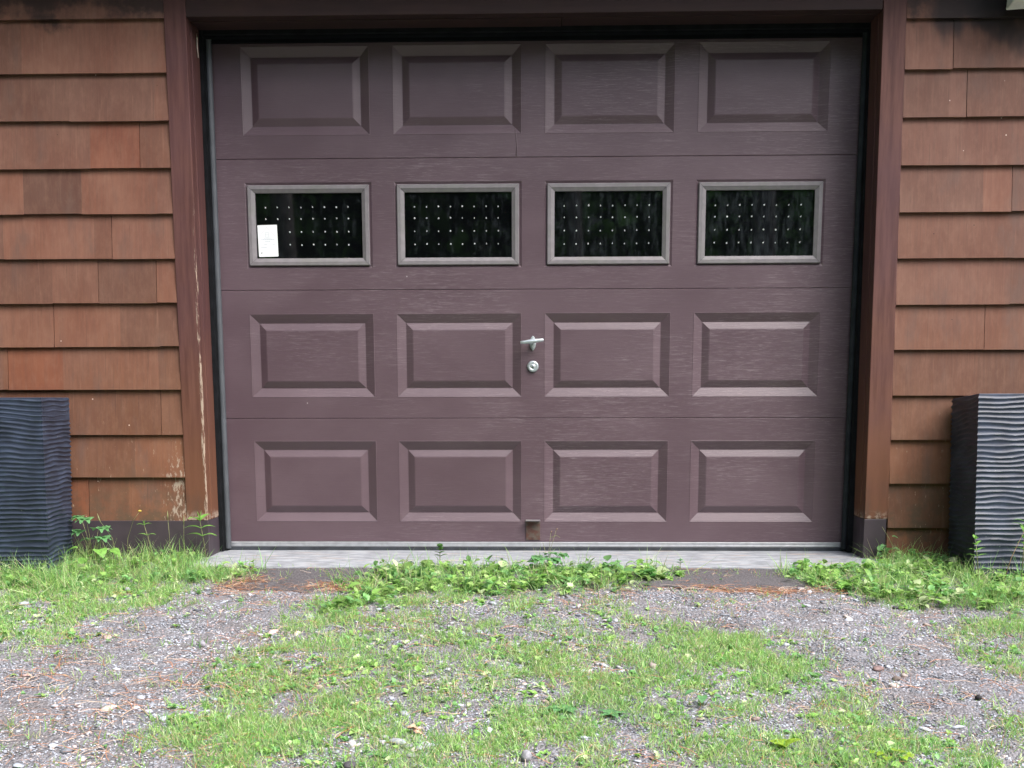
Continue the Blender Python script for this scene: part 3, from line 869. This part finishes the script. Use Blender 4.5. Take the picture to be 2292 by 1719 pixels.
def dens(x, y, w=W):
    d = np.zeros(x.shape)
    for k, q in Zn.items():
        if w.get(k, 0): d = np.maximum(d, soft(x, y, q) * w[k])
    return d
def clump(x, y, s, seed, lo=0.35, hi=0.65):
    return np.clip((vnoise(x, y, s, seed) - lo) / (hi - lo), 0, 1)
XR = (-2.75, 2.75); YR = (-2.35, -0.01)
def cand(n, xr=XR, yr=YR):
    x = RNG.uniform(*xr, n); y = RNG.uniform(*yr, n); return x, y
def offslab(x, y): return ~((x > -1.28) & (x < 1.31) & (y > -0.18))

# --- gravel
def ico(seed, jit=0.22):
    t = (1 + 5 ** 0.5) / 2
    v = np.array([(-1, t, 0), (1, t, 0), (-1, -t, 0), (1, -t, 0), (0, -1, t), (0, 1, t), (0, -1, -t), (0, 1, -t), (t, 0, -1), (t, 0, 1), (-t, 0, -1), (-t, 0, 1)], float)
    v /= np.linalg.norm(v[0]); r = np.random.default_rng(seed); v = v * (1 + r.uniform(-jit, jit, (12, 1)))
    f = [(0, 11, 5), (0, 5, 1), (0, 1, 7), (0, 7, 10), (0, 10, 11), (1, 5, 9), (5, 11, 4), (11, 10, 2), (10, 7, 6), (7, 1, 8), (3, 9, 4), (3, 4, 2), (3, 2, 6), (3, 6, 8), (3, 8, 9), (4, 9, 5), (2, 4, 11), (6, 2, 10), (8, 6, 7), (9, 8, 1)]
    return v, np.array(f)
ICO = [ico(s) for s in range(8)]
def pebbles(name, n, rmin, rmax, wfun, pale=0.0, zoff=0.0, pw=2.2):
    x, y = cand(n); keep = (RNG.random(n) < wfun(x, y)) & offslab(x, y)
    x, y = x[keep], y[keep]; m = len(x)
    r = rmin + (rmax - rmin) * RNG.random(m) ** pw
    s = np.stack([r * RNG.uniform(0.8, 1.7, m), r * RNG.uniform(0.7, 1.2, m), r * RNG.uniform(0.25, 0.55, m)], 1)
    P = np.stack([x, y, gz(x, y) + s[:, 2] * 0.25 + zoff], 1)
    g = RNG.uniform(0.17, 0.50, m) ** 1.0 + pale
    dark = RNG.random(m) < 0.2; g = np.where(dark, g * 0.4, g)
    base = 0.97 * np.array([0.90, 0.96, 1.10])[None] * np.ones((m, 3))
    hue = RNG.random(m)
    base[hue < 0.16] = [1.02, 0.88, 0.82]; base[(hue > 0.22) & (hue < 0.40)] = [0.80, 0.88, 1.02]; base[hue > 0.95] = [1.05, 0.78, 0.76]
    tint = np.clip(g[:, None] * base * (0.72 + 0.62 * vnoise(x, y, 0.22, 66) * (0.5 + 0.5 * vnoise(x, y, 0.07, 67)))[:, None] * 1.12, 0.02, 0.8)
    scatter(name, ICO, P, RNG.uniform(0, 2 * PI, m), RNG.normal(0, 0.2, m), RNG.normal(0, 0.2, m), s, tint, M['stone'])
pebbles("gravel", 300000, 0.0015, 0.0042, lambda x, y: np.clip(0.9 - 0.75 * dens(x, y, dict(lush_l=1, lush_c=1, lush_r=1)) - 0.62 * ((y > -0.40) & (np.abs(x) < 1.05)), 0, 1))
pebbles("larger_gravel", 2800, 0.005, 0.016, lambda x, y: np.clip(0.25 + 0.9 * clump(x, y, 0.35, 61), 0, 1) * (y < -0.42), pale=0.06, pw=3)
# pale stones lying bare in the middle of the grass
def pale_patch(cx, cy, r, n, rmin=0.003, rmax=0.010):
    x = RNG.normal(cx, r, n); y = RNG.normal(cy, r * 0.7, n)
    rr = RNG.uniform(rmin, rmax, n); s = np.stack([rr * RNG.uniform(0.9, 1.7, n), rr * RNG.uniform(0.7, 1.1, n), rr * RNG.uniform(0.22, 0.4, n)], 1)
    return x, y, s
xx, yy, ss = [], [], []
for a in [(-0.33, -0.93, 0.06, 60), (-0.12, -0.78, 0.10, 60), (0.22, -0.80, 0.09, 60), (0.12, -1.25, 0.16, 90), (-0.15, -1.42, 0.12, 70), (-0.28, -1.75, 0.05, 9, 0.008, 0.018), (0.5, -1.30, 0.12, 50), (-0.62, -0.98, 0.10, 60), (-0.95, -1.1, 0.1, 40), (-0.75, -1.25, 0.1, 40)]:
    q = pale_patch(*a); xx.append(q[0]); yy.append(q[1]); ss.append(q[2])
xx, yy, ss = map(np.concatenate, (xx, yy, ss)); m = len(xx)
tint = RNG.uniform(0.20, 0.44, m)[:, None] * np.array([[0.95, 0.95, 1.02]])
scatter("pale_stones", ICO, np.stack([xx, yy, gz(xx, yy) + ss[:, 2] * 0.3], 1), RNG.uniform(0, 6.3, m), RNG.normal(0, 0.15, m), RNG.normal(0, 0.15, m), ss, tint, M['stone'])

# --- pine needles
def needle(seed):
    r = np.random.default_rng(seed); b = r.uniform(-0.25, 0.25); v = []; f = []
    for i in range(5):
        t = i / 4 - 0.5
        c = (t, b * (0.25 - t * t) * 2, 0.04 * math.sin(i * 1.3))
        v += [(c[0], c[1] - 0.5 * 0.02, c[2]), (c[0], c[1] + 0.5 * 0.02, c[2] + 0.006)]
    for i in range(4): a = 2 * i; f += [(a, a + 1, a + 3), (a, a + 3, a + 2)]
    return np.array(v), np.array(f)
NEE = [needle(s) for s in range(6)]
n = 70000
x, y = cand(n)
om = [(-1.04, -0.40, .06, .07, 1.0), (-0.68, -0.45, .10, .045, 1.0), (0.82, -0.47, .22, .03, 1.0), (-0.88, -0.62, .12, .05, .5), (-1.05, -0.24, .05, .04, .6), (-0.75, -0.33, .06, .02, .3), (0.62, -0.21, .2, .03, .4), (1.12, -0.25, .1, .04, .5)]
w = 0.08 + 0.20 * clump(x, y, 0.16, 71) * clump(x, y, 0.5, 72, 0.3, 0.6)
w = w + 0.25 * (x < -0.5) * (y < -1.2) * clump(x, y, 0.2, 73, 0.3, 0.7)
for (cx, cy, rx, ry, a) in om: w = w + a * 0.95 * np.exp(-((x - cx) / rx) ** 2 - ((y - cy) / ry) ** 2)
w = w * (1 - 0.9 * dens(x, y, dict(lush_l=1, lush_c=1, lush_r=1)))
k = (RNG.random(n) < w) & offslab(x, y); x, y = x[k], y[k]
# dense drifts against the asphalt strip
for (cx, cy, rx, ry, a) in om[:3]:
    x = np.append(x, RNG.normal(cx, rx * 0.9, 350)); y = np.append(y, RNG.normal(cy, ry * 0.9, 350))
m = len(x); L = RNG.uniform(0.03, 0.085, m)
s = np.stack([L, L, L], 1)
s[:, 1] = L * RNG.uniform(0.6, 1.0, m)
tc = np.array([[0.40, 0.17, 0.075], [0.46, 0.22, 0.12], [0.55, 0.38, 0.25], [0.30, 0.16, 0.10], [0.58, 0.48, 0.40]])[RNG.choice(5, m, p=[.3, .25, .2, .1, .15])]
scatter("pine_needles", NEE, np.stack([x, y, gz(x, y) + RNG.uniform(0.003, 0.010, m)], 1), RNG.uniform(0, 6.3, m), RNG.normal(0, 0.10, m), RNG.normal(0, 0.06, m), s, tc * RNG.uniform(0.75, 1.2, (m, 1)), M['needle'])

# --- grass blades
def blade(seed):
    r = np.random.default_rng(seed); bend = r.uniform(0.25, 1.1); v = []; f = []; nseg = 4; x = z = 0; a = 0
    for i in range(nseg + 1):
        t = i / nseg; w = 0.5 * (1 - t ** 1.6) * (0.7 + 0.3 * min(1, t * 4))
        v += [(-w, x, z), (w, x, z)]
        a += bend / nseg; x += math.sin(a) / nseg; z += math.cos(a) / nseg
    for i in range(nseg): q = 2 * i; f += [(q, q + 1, q + 3), (q, q + 3, q + 2)]
    return np.array(v), np.array(f)
BLD = [blade(s) for s in range(10)]
def greens(m, lo=0.8, hi=1.25, dry=0.08):
    pal = np.array([[0.290, 0.520, 0.130], [0.230, 0.480, 0.170], [0.390, 0.600, 0.190], [0.170, 0.370, 0.120], [0.620, 0.750, 0.420]])
    t = pal[RNG.choice(5, m, p=[.32, .24, .22, .12, .10])] * RNG.uniform(lo, hi, (m, 1))
    d = RNG.random(m) < dry; t[d] = np.array([0.48, 0.42, 0.22]) * RNG.uniform(0.7, 1.1, (d.sum(), 1)); return t
def grass(name, ntuft, blades, wfun, hmin, hmax, width, spread, dry=0.08, lo=0.8, hi=1.25):
    x, y = cand(ntuft); k = (RNG.random(ntuft) < wfun(x, y)) & offslab(x, y) & (y < -0.015); x, y = x[k], y[k]
    nb = RNG.integers(blades[0], blades[1], len(x)); th = RNG.uniform(0.6, 1.25, len(x))
    tc = greens(len(x), lo, hi, 0.0)
    x = np.repeat(x, nb); y = np.repeat(y, nb); th = np.repeat(th, nb); tc = np.repeat(tc, nb, 0); m = len(x)
    x = x + RNG.normal(0, spread, m); y = np.minimum(y + RNG.normal(0, spread, m), -0.012)
    h = RNG.uniform(hmin, hmax, m) * th
    s = np.stack([np.full(m, width) * RNG.uniform(0.7, 1.4, m), h, h], 1)
    c = tc * 0.6 + greens(m, lo, hi, dry) * 0.4
    d = RNG.random(m) < dry; c[d] = np.array([0.58, 0.52, 0.34]) * RNG.uniform(0.7, 1.1, (d.sum(), 1))
    scatter(name, BLD, np.stack([x, y, gz(x, y) - 0.002], 1), RNG.uniform(0, 6.3, m), RNG.normal(0, 0.62, m), RNG.normal(0, 0.5, m), s, c, M['leaf'])
lushw = dict(lush_l=1.0, lush_c=0.45, lush_r=0.55)
grass("grass", 116000, (6, 12), lambda x, y: dens(x, y, dict(med_l=.60, mid=.58, green_r=1, green_l=1, far_r=.55, low_r=.65, lush_c=.5, lush_r=.5, lush_l=.6)) * (0.08 + 0.92 * clump(x, y, 0.095, 81, .34, .62)) * (0.5 + 0.6 * clump(x, y, 0.3, 83, .3, .6)) + 0.015, 0.012, 0.040, 0.0024, 0.013, 0.15)
grass("wall_grass", 29000, (5, 10), lambda x, y: dens(x, y, lushw) * (0.3 + 0.7 * clump(x, y, 0.09, 84, .3, .6)), 0.035, 0.120, 0.0022, 0.014, 0.12)
# --- small broad leaves and clover
def leaf(seed, wid=0.5, notch=0):
    r = np.random.default_rng(seed); v = []; f = []; n = 5; d = r.uniform(0.1, 0.5)
    for i in range(n + 1):
        t = i / n; w = wid * 0.5 * math.sin(PI * (t * 0.93 + 0.07) ** 0.8) + 0.004; z = 0.22 * t - d * t * t
        v += [(-w, t, z + w * 0.35), (0, t, z), (w, t, z + w * 0.35)]
    for i in range(n):
        a = 3 * i
        for b in (0, 1): f += [(a + b, a + b + 1, a + b + 4), (a + b, a + b + 4, a + b + 3)]
    return np.array(v), np.array(f)
LEA = [leaf(s, w) for s, w in enumerate([0.4, 0.5, 0.62, 0.75, 0.95, 0.34])]
def leaves(name, n, wfun, lmin, lmax, zmin, zmax, nl=(3, 6), lo=0.8, hi=1.2, elev=0.35):
    x, y = cand(n); k = (RNG.random(n) < wfun(x, y)) & offslab(x, y) & (y < -0.02); x, y = x[k], y[k]
    nb = RNG.integers(nl[0], nl[1], len(x)); z0 = RNG.uniform(zmin, zmax, len(x)); tc = greens(len(x), lo, hi, 0.0); L = RNG.uniform(lmin, lmax, len(x))
    x, y, z0, L = [np.repeat(q, nb) for q in (x, y, z0, L)]; tc = np.repeat(tc, nb, 0); m = len(x)
    L = L * RNG.uniform(0.7, 1.2, m); s = np.stack([L, L, L], 1)
    scatter(name, LEA, np.stack([x, y, gz(x, y) + z0 * RNG.uniform(0.3, 1, m)], 1), RNG.uniform(0, 6.3, m), RNG.uniform(-0.25, elev + 0.4, m), RNG.normal(0, 0.25, m), s, tc * RNG.uniform(0.8, 1.2, (m, 1)), M['leaf'])
leaves("small_leaf_ground_cover", 46000, lambda x, y: dens(x, y, dict(med_l=.30, mid=.22, green_r=.4, green_l=.4, far_r=.3, low_r=.35)) * clump(x, y, 0.12, 91) + 0.006, 0.008, 0.018, 0.0, 0.012, (3, 7))
leaves("leafy_ground_cover", 24000, lambda x, y: dens(x, y, dict(lush_l=.62, lush_c=1, lush_r=.95)) * (0.35 + 0.65 * clump(x, y, 0.10, 93)), 0.014, 0.032, 0.004, 0.045, (3, 6), 0.75, 1.15)
leaves("broad_leaf_ground_cover", 6500, lambda x, y: dens(x, y, dict(lush_l=.35, lush_c=1, lush_r=.9)) * (0.2 + 0.8 * clump(x, y, 0.12, 97)), 0.022, 0.048, 0.006, 0.045, (3, 6), 0.5, 1.0)

# --- individual weeds, stems and stones
def leaf_into(mb, base, dirv, L, w, droop=0.4, tone=(1, 1, 1), lobes=0, fold=0.25, mat=0):
    d = Vector(dirv).normalized(); side = d.cross(Vector((0, 0, 1)));
    if side.length < 1e-3: side = Vector((1, 0, 0))
    side.normalize(); up = side.cross(d).normalized()
    n = 8; b = len(mb.v); base = Vector(base)
    for i in range(n + 1):
        t = i / n
        ww = w * 0.5 * math.sin(PI * (0.05 + 0.95 * t) ** 0.75) + 0.0004
        if lobes: ww *= 1 + 0.38 * math.cos(2 * PI * lobes * t)
        c = base + d * (L * t) - Vector((0, 0, 1)) * (droop * L * t * t)
        mb.v += [tuple(c - side * ww + up * ww * fold), tuple(c), tuple(c + side * ww + up * ww * fold)]
    for i in range(n):
        a = b + 3 * i
        for k in (0, 1):
            mb.f.append((a + k, a + k + 1, a + k + 4, a + k + 3)); mb.m.append(mat); mb.t.append(tone)
def green_mat(name, col):
    m = N(name); c = m.mix(m.ramp(m.noise(90, detail=4), 0.35, 0.65), tuple(q * 0.82 for q in col), tuple(q * 1.18 for q in col))
    m.fin(c, 0.45, spec=0.4)
    t = m.n("BsdfTranslucent"); m.l(c, t.inputs[0]); x = m.n("MixShader"); x.inputs[0].default_value = 0.35
    m.l(m.p.outputs[0], x.inputs[1]); m.l(t.outputs[0], x.inputs[2]); m.l(x.outputs[0], m.out.inputs[0]); return m.mat
G1 = green_mat("fresh_green_leaf", (0.19, 0.40, 0.08)); G2 = green_mat("blue_green_leaf", (0.13, 0.31, 0.12)); G3 = green_mat("yellow_green_leaf", (0.27, 0.42, 0.04)); G4 = green_mat("dark_green_leaf", (0.055, 0.14, 0.03))
STEM = green_mat("pale_stem", (0.28, 0.30, 0.14)); DRY = green_mat("dry_stalk", (0.36, 0.24, 0.15)); YEL = green_mat("yellow_petal", (0.75, 0.6, 0.12))
GROUP = "weeds growing in front of the garage"
def plant(name, label, cat, x, y, leaves_mb, stem_mb, lm, sm, extra=None):
    g = float(gz(x, y)); root = empty(name, (x, y, g)); tag(root, label, cat)
    if stem_mb and stem_mb.v: stem_mb.build("stem", sm, root, smooth=True)
    if leaves_mb and leaves_mb.v: leaves_mb.build("leaves", lm, root, smooth=True, fix=False)
    if extra: extra[0].build(extra[1], extra[2], root, smooth=True)
    return root
def rosette(n, L, w, up=0.5, lobes=0, droop=0.5, seed=0, stemh=0.004):
    r = random.Random(seed); a = MB(); s = MB()
    for k in range(n):
        t = 2 * PI * k / n + r.uniform(-0.35, 0.35); e = up * r.uniform(0.5, 1.4)
        leaf_into(a, (0, 0, stemh), (math.cos(t), math.sin(t), e), L * r.uniform(0.7, 1.15), w * r.uniform(0.8, 1.1), droop * r.uniform(0.6, 1.2), lobes=lobes)
    s.tube([(0, 0, -0.004), (0, 0, stemh + 0.003)], 0.002, 6)
    return a, s
def stalked(n, h, L, w, seed=0, lobes=0, spread=0.06, droop=0.5, rad=0.0013):
    """several thin petioles each carrying a broad leaf"""
    r = random.Random(seed); a = MB(); s = MB()
    for k in range(n):
        t = 2 * PI * k / n + r.uniform(-0.4, 0.4); hh = h * r.uniform(0.45, 1.0); dx, dy = math.cos(t) * spread * r.uniform(.4, 1), math.sin(t) * spread * 0.5 * r.uniform(.4, 1)
        s.tube([(0, 0, -0.003), (dx * .5, dy * .5, hh * .6), (dx, dy, hh)], [rad, rad, rad * .7], 6)
        for q in range(3 if lobes else 1):
            tt = t + (q - 1) * 0.9 if lobes else t
            leaf_into(a, (dx, dy, hh), (math.cos(tt), math.sin(tt) - 0.35, 0.15), L * r.uniform(.8, 1.1), w * r.uniform(.85, 1.1), droop, lobes=lobes and 2)
    return a, s
def sprig(h, pairs, L, w, lean=(0.0, 0.0), seed=0, droop=0.35):
    r = random.Random(seed); a = MB(); s = MB()
    s.tube([(0, 0, -0.003), (lean[0] * .4, lean[1] * .4, h * .5), (lean[0], lean[1], h)], [0.0018, 0.0015, 0.0009], 7)
    for k in range(pairs):
        f = 0.45 + 0.55 * (k + 1) / pairs; p = (lean[0] * f, lean[1] * f, h * f); t0 = k * 1.1 + r.uniform(-.3, .3)
        for sd in (0, PI):
            t = t0 * 0.5 + sd; leaf_into(a, p, (math.cos(t), math.sin(t) * 0.6 - 0.1, 0.55), L * r.uniform(.75, 1.1) * (1.15 - 0.35 * f), w, droop)
    leaf_into(a, (lean[0], lean[1], h), (0.2, 0, 1), L * .45, w * .5, 0.0); leaf_into(a, (lean[0], lean[1], h), (-0.25, 0, 1), L * .4, w * .5, 0.0)
    return a, s
a, s = stalked(7, 0.19, 0.045, 0.040, 3, lobes=2, spread=0.07); plant("lobed_leaf_weed", "leggy weed with lobed leaves on thin stalks beside the left planter", "weed", -1.690, -0.115, a, s, G2, STEM)
a, s = stalked(6, 0.085, 0.050, 0.052, 5, spread=0.07, droop=0.7); plant("round_leaf_weed", "clump of broad rounded leaves at the foot of the left planter's right corner", "weed", -1.655, -0.20, a, s, G1, STEM)
a, s = sprig(0.165, 3, 0.095, 0.026, (-0.02, 0.0), 4, 0.45); plant("willowherb_sprig", "upright sprig with long drooping leaves in front of the dark flashing left of the door", "weed", -1.255, -0.10, a, s, G1, STEM)
a, s = sprig(0.145, 2, 0.05, 0.016, (-0.03, 0.0), 14, 0.4); plant("narrow_leaf_sprig", "thin narrow-leaved sprig rising over the grass midway between left planter and door", "weed", -1.465, -0.09, a, s, G1, STEM)
s = MB(); s.tube([(0, 0, -.003), (0.01, 0, .10), (0.035, 0, .17), (0.062, 0, .205)], [0.0012, .001, .0008, .0006], 6); e = MB(); e.lathe((0.062, 0, 0.205), [(0.0005, -0.003), (0.006, 0.0), (0.0065, 0.003), (0.0005, 0.005)], 'Z', 12)
plant("yellow_wildflower", "single tiny yellow flower on a thin stalk in front of the lowest left shingles", "flower", -1.560, -0.12, None, s, G1, STEM, (e, "flower_head", YEL))
a, s = sprig(0.085, 4, 0.036, 0.022, (0.0, 0.0), 8, 0.25); plant("dark_leaf_sprig", "dark green toothed sprig standing against the concrete, first tall one in the central weeds", "weed", -0.345, -0.19, a, s, G4, STEM)
a, s = sprig(0.035, 2, 0.028, 0.018, (0.0, 0.0), 9, 0.2); plant("seedling", "lone small seedling at the edge of the concrete, just right of the central weeds", "weed", 0.552, -0.192, a, s, G2, STEM)
a, s = stalked(6, 0.075, 0.045, 0.038, 12, lobes=2, spread=0.06); plant("lobed_leaf_weed", "bluish lobed-leaf weed in the central patch below the rusty pull plate", "weed", 0.055, -0.20, a, s, G2, STEM)
s = MB()
for (dx, h) in ((0.030, .145), (0.010, .135), (-.02, .10)): s.tube([(0, 0, -.003), (dx * .3, 0, h * .5), (dx, 0, h)], [.001, .0008, .0006], 6)
s.tube([(0.012, 0, .118), (0.03, 0, .126), (0.045, 0, .118)], [.0014, .001, .0006], 6)
e = MB()
for (dx, h) in ((0.030, .145), (0.010, .135)): e.tube([(dx, 0, h), (dx + .004, 0, h + .008)], [.0014, .0018], 6)
plant("thin_stalk_weed", "spindly bare-stalked weed rising in front of the door's bottom strip by the pull plate", "weed", 0.060, -0.17, None, s, G1, STEM, (e, "buds", DRY))
a, s = stalked(5, 0.045, 0.040, 0.022, 16, spread=0.05); plant("round_leaf_weed", "small sprouting weed near the right end of the central weed patch", "weed", 0.42, -0.19, a, s, G1, STEM)
# little vine on the right flashing
a = MB(); s = MB(); s.tube([(0.01, 0, -.003), (0.03, 0.01, .05), (0.015, .02, .09), (-0.012, 0.03, .135)], [.0014, .0012, .001, .0007], 6)
for (p, dv) in (((0.022, 0.012, .10), (1, -0.3, .1)), ((0.0, .02, .065), (-.8, -.6, .0)), ((0.03, 0.01, .055), (1, -.4, 0)), ((-.01, .02, .035), (-1, -.4, .1))): leaf_into(a, p, dv, 0.024, 0.026, 0.4)
plant("heart_leaf_vine", "small vine with heart-shaped leaves climbing the flashing right of the door", "vine", 1.350, -0.075, a, s, G2, STEM)
a, s = rosette(7, 0.075, 0.026, 1.1, 0, 0.7, 21); plant("plantain_weed", "spreading strap-leaved weed at the gravel's edge right of the asphalt patch", "weed", 1.085, -0.46, a, s, G1, STEM)
a, s = sprig(0.215, 6, 0.060, 0.012, (0.0, 0.0), 22, 0.35); plant("narrow_leaf_sprig", "tall sprig with feathery narrow leaves in front of the right planter", "weed", 1.745, -0.345, a, s, G1, STEM)
a, s = sprig(0.15, 4, 0.045, 0.012, (-0.02, 0.0), 25, 0.3); plant("narrow_leaf_sprig", "shorter upright sprig at the right planter's near corner", "weed", 1.60, -0.33, a, s, G1, STEM)
s = MB(); s.tube([(-.035, 0, -.003), (-.01, 0, .10), (.045, 0, .235)], [.0016, .0013, .001], 6); e = MB(); e.tube([(.045, 0, .235), (.049, 0, .246)], [.004, .0045], 8); 
plant("dry_stalk", "leaning dry brown seed stalk in front of the right planter", "weed", 1.690, -0.40, None, s, G1, DRY, (e, "seed_head", DRY))
a, s = rosette(7, 0.055, 0.024, 0.35, 3, 0.3, 31); plant("dandelion_rosette", "toothed green rosette alone on bare gravel in the middle foreground", "weed", 0.085, -1.57, a, s, G2, STEM)
a, s = rosette(5, 0.050, 0.018, 0.35, 3, 0.3, 33); plant("dandelion_rosette", "smaller toothed rosette right beside the middle foreground one, nearer the grass", "weed", 0.205, -1.60, a, s, G2, STEM)
a, s = rosette(5, 0.060, 0.028, 0.9, 0, 0.5, 35); plant("yellow_leaf_weed", "yellow-green broad-leaved weed at the bottom right, left of the bright clover clump", "weed", 0.585, -1.80, a, s, G3, STEM)
a, s = stalked(9, 0.022, 0.018, 0.020, 37, spread=0.045, droop=0.3); plant("clover_clump", "bright yellow-green clover clump at the bottom edge, right of centre", "weed", 0.810, -1.86, a, s, G3, STEM)
a, s = stalked(4, 0.040, 0.030, 0.024, 38, spread=0.03); plant("round_leaf_weed", "two-leaved pale weed standing in the foreground grass right of centre", "weed", 0.440, -1.55, a, s, G2, STEM)
a, s = rosette(5, 0.035, 0.02, 0.5, 0, 0.4, 39); plant("plantain_weed", "low pale rosette touching the bottom edge left of centre", "weed", -0.33, -1.84, a, s, G2, STEM)
# seed-head grasses by the left flashing
for i, (x, y, h, lab) in enumerate([(-1.405, -0.07, 0.165, "tall grass stalk with a pale seed head, left of the willowy sprig"), (-1.345, -0.09, 0.150, "shorter seed-head grass stalk, close beside the willowy sprig"), (-1.60, -0.10, 0.16, "leaning long grass stalk over the flashing near the left planter")]):
    s = MB(); ln = [-.004, .004, -.06][i]; s.tube([(0, 0, -.003), (ln * .3, 0, h * .6), (ln, 0, h)], [.0010, .0009, .0007], 6)
    e = MB(); e.tube([(ln, 0, h - .002), (ln * 1.1, 0, h + .012), (ln * 1.2 + .001, 0, h + .032)], [.0012, .0028, .0005], 7)
    plant("grass_stalk", lab, "grass stalk", x, y, None, s, G1, STEM, (e, "seed_head", STEM))

def stone(name, label, x, y, rx, ry, rz, col, seed):
    mb = MB(); v, f = ico(seed, 0.14)
    mb.v = [(p[0] * rx, p[1] * ry, p[2] * rz) for p in v]; mb.f = [tuple(q) for q in f]; mb.m = [0] * len(f); mb.t = [(1, 1, 1)] * len(f)
    o = mb.build(name, plain("stone_" + str(seed), tuple(q * 0.6 for q in col), 0.8, var=0.25, vs=70, bump=0.3), None, smooth=False)
    o.location = (x, y, float(gz(x, y)) + rz * 0.55); o.rotation_euler[2] = seed
    sb = o.modifiers.new("sub", 'SUBSURF'); sb.levels = 2; sb.render_levels = 2
    tag(o, label, "stone"); return o
stone("stone", "flat pinkish brown stone on the gravel, lower right of the asphalt patch", 0.964, -1.254, .028, .018, .010, (.32, .22, .21), 1)
stone("stone", "pale flat oval stone on the gravel near the right edge", 1.340, -0.925, .024, .016, .006, (.48, .47, .50), 2)
stone("stone", "small black lump on the gravel near the lower right edge", 1.145, -1.492, .012, .012, .011, (.025, .025, .03), 3)
stone("stone", "olive brown rounded stone just nearer than the pinkish one", 0.99, -1.33, .020, .014, .008, (.19, .15, .13), 4)
stone("stone", "grey upright stone in the thin grass at the left", -1.418, -0.489, .016, .014, .014, (.40, .40, .44), 5)
stone("stone", "light grey flat stone beside the curled dead leaf", -0.300, -1.775, .030, .018, .010, (.46, .49, .52), 6)
stone("stone", "pointed grey stone sticking up at the bottom edge left of centre", 0.0, -1.86, .018, .016, .020, (.40, .40, .44), 7)
stone("stone", "dark slate stone at the bottom edge, left of the pointed grey one", -0.39, -1.90, .024, .02, .012, (.12, .11, .13), 8)
stone("stone", "round grey stone on the left gravel track beside the green patch", -0.965, -1.10, .015, .013, .013, (.40, .39, .44), 9)
stone("stone", "dark stone half buried under leaves at the right weed bed's edge", 1.20, -0.66, .016, .012, .008, (.06, .06, .065), 10)
a = MB(); leaf_into(a, (-0.02, 0, 0.010), (1, 0.1, 0.2), 0.05, 0.035, 0.4, lobes=2, fold=0.7); leaf_into(a, (0.0, 0, 0.010), (1, -0.5, 0.3), 0.04, 0.025, 0.6, lobes=2, fold=-0.5)
o = a.build("dead_leaf", plain("dry_leaf", (.42, .27, .18), .7, var=.35, vs=90), None, smooth=True, fix=False); o.scale = (0.65, 0.65, 0.65); o.location = (-0.27, -1.72, float(gz(-0.27, -1.72)) + 0.006)
tag(o, "curled brown dead leaf lying among pale stones in the lower foreground", "leaf")

# ================================================================== the wood behind the viewer (seen in the window glass; shades the low sky)
def treeline():
    n = 130000
    ang = RNG.uniform(-2.45, 1.25, n)                    # 0 = straight away from the door, negative = left
    rad = RNG.uniform(11, 17, n) - np.where(ang < -0.7, 6.5, 0)  # left flank unseen, pulled closer and raised to block light from that side
    zt = np.where(ang < -0.5, 13.0, np.where(ang > 0.45, 4.0, 7.5)) * (0.75 + 0.4 * vnoise(ang * 10, ang * 0, 1.5, 4))
    z = RNG.uniform(-0.3, 1, n) ** 1.0 * zt
    keep = (z > -0.4) & ((vnoise(ang * 14, z * 1.3, 0.8, 8) > 0.24) | (z < 4.8))
    ang, rad, z = ang[keep], rad[keep], z[keep]; m = len(z)
    P = np.stack([np.sin(ang) * rad, -np.cos(ang) * rad - 1.0, z], 1)
    s = RNG.uniform(0.22, 0.5, m)[:, None] * np.ones((1, 3))
    c = np.array([[0.10, 0.19, 0.06], [0.17, 0.32, 0.075], [0.07, 0.10, 0.05]])[RNG.choice(3, m)] * RNG.uniform(0.7, 1.3, (m, 1)) * (0.5 + 2.0 * vnoise(ang * 12, z, 0.9, 15))[:, None]
    o = scatter("tree_line", LEA, P, RNG.uniform(0, 6.3, m), RNG.normal(0, 0.6, m), RNG.normal(0, 0.6, m), s, c, M['tree'])
    return o
treeline()
bark = plain("grey_bark", (0.20, 0.18, 0.17), 0.9, var=0.35, vs=6, bump=0.6)
for (x, y, r, lab) in ((-3.4, -10.2, 0.16, "tree trunk behind the viewer, reflected in the leftmost door window"), (0.45, -9.6, 0.11, "slim tree trunk behind the viewer, reflected in the third door window"), (3.0, -10.4, 0.17, "tree trunk behind the viewer, reflected in the rightmost door window")):
    mb = MB(); mb.tube([(0, 0, -0.2), (0.03, 0, 2.5), (-0.05, 0.05, 5.0), (0.05, 0, 8.0)], [r * 1.25, r, r * 0.85, r * 0.5], 14)
    t = mb.build("tree_trunk", bark, None, smooth=True); t.location = (x, y, -0.6); tag(t, lab, "tree")
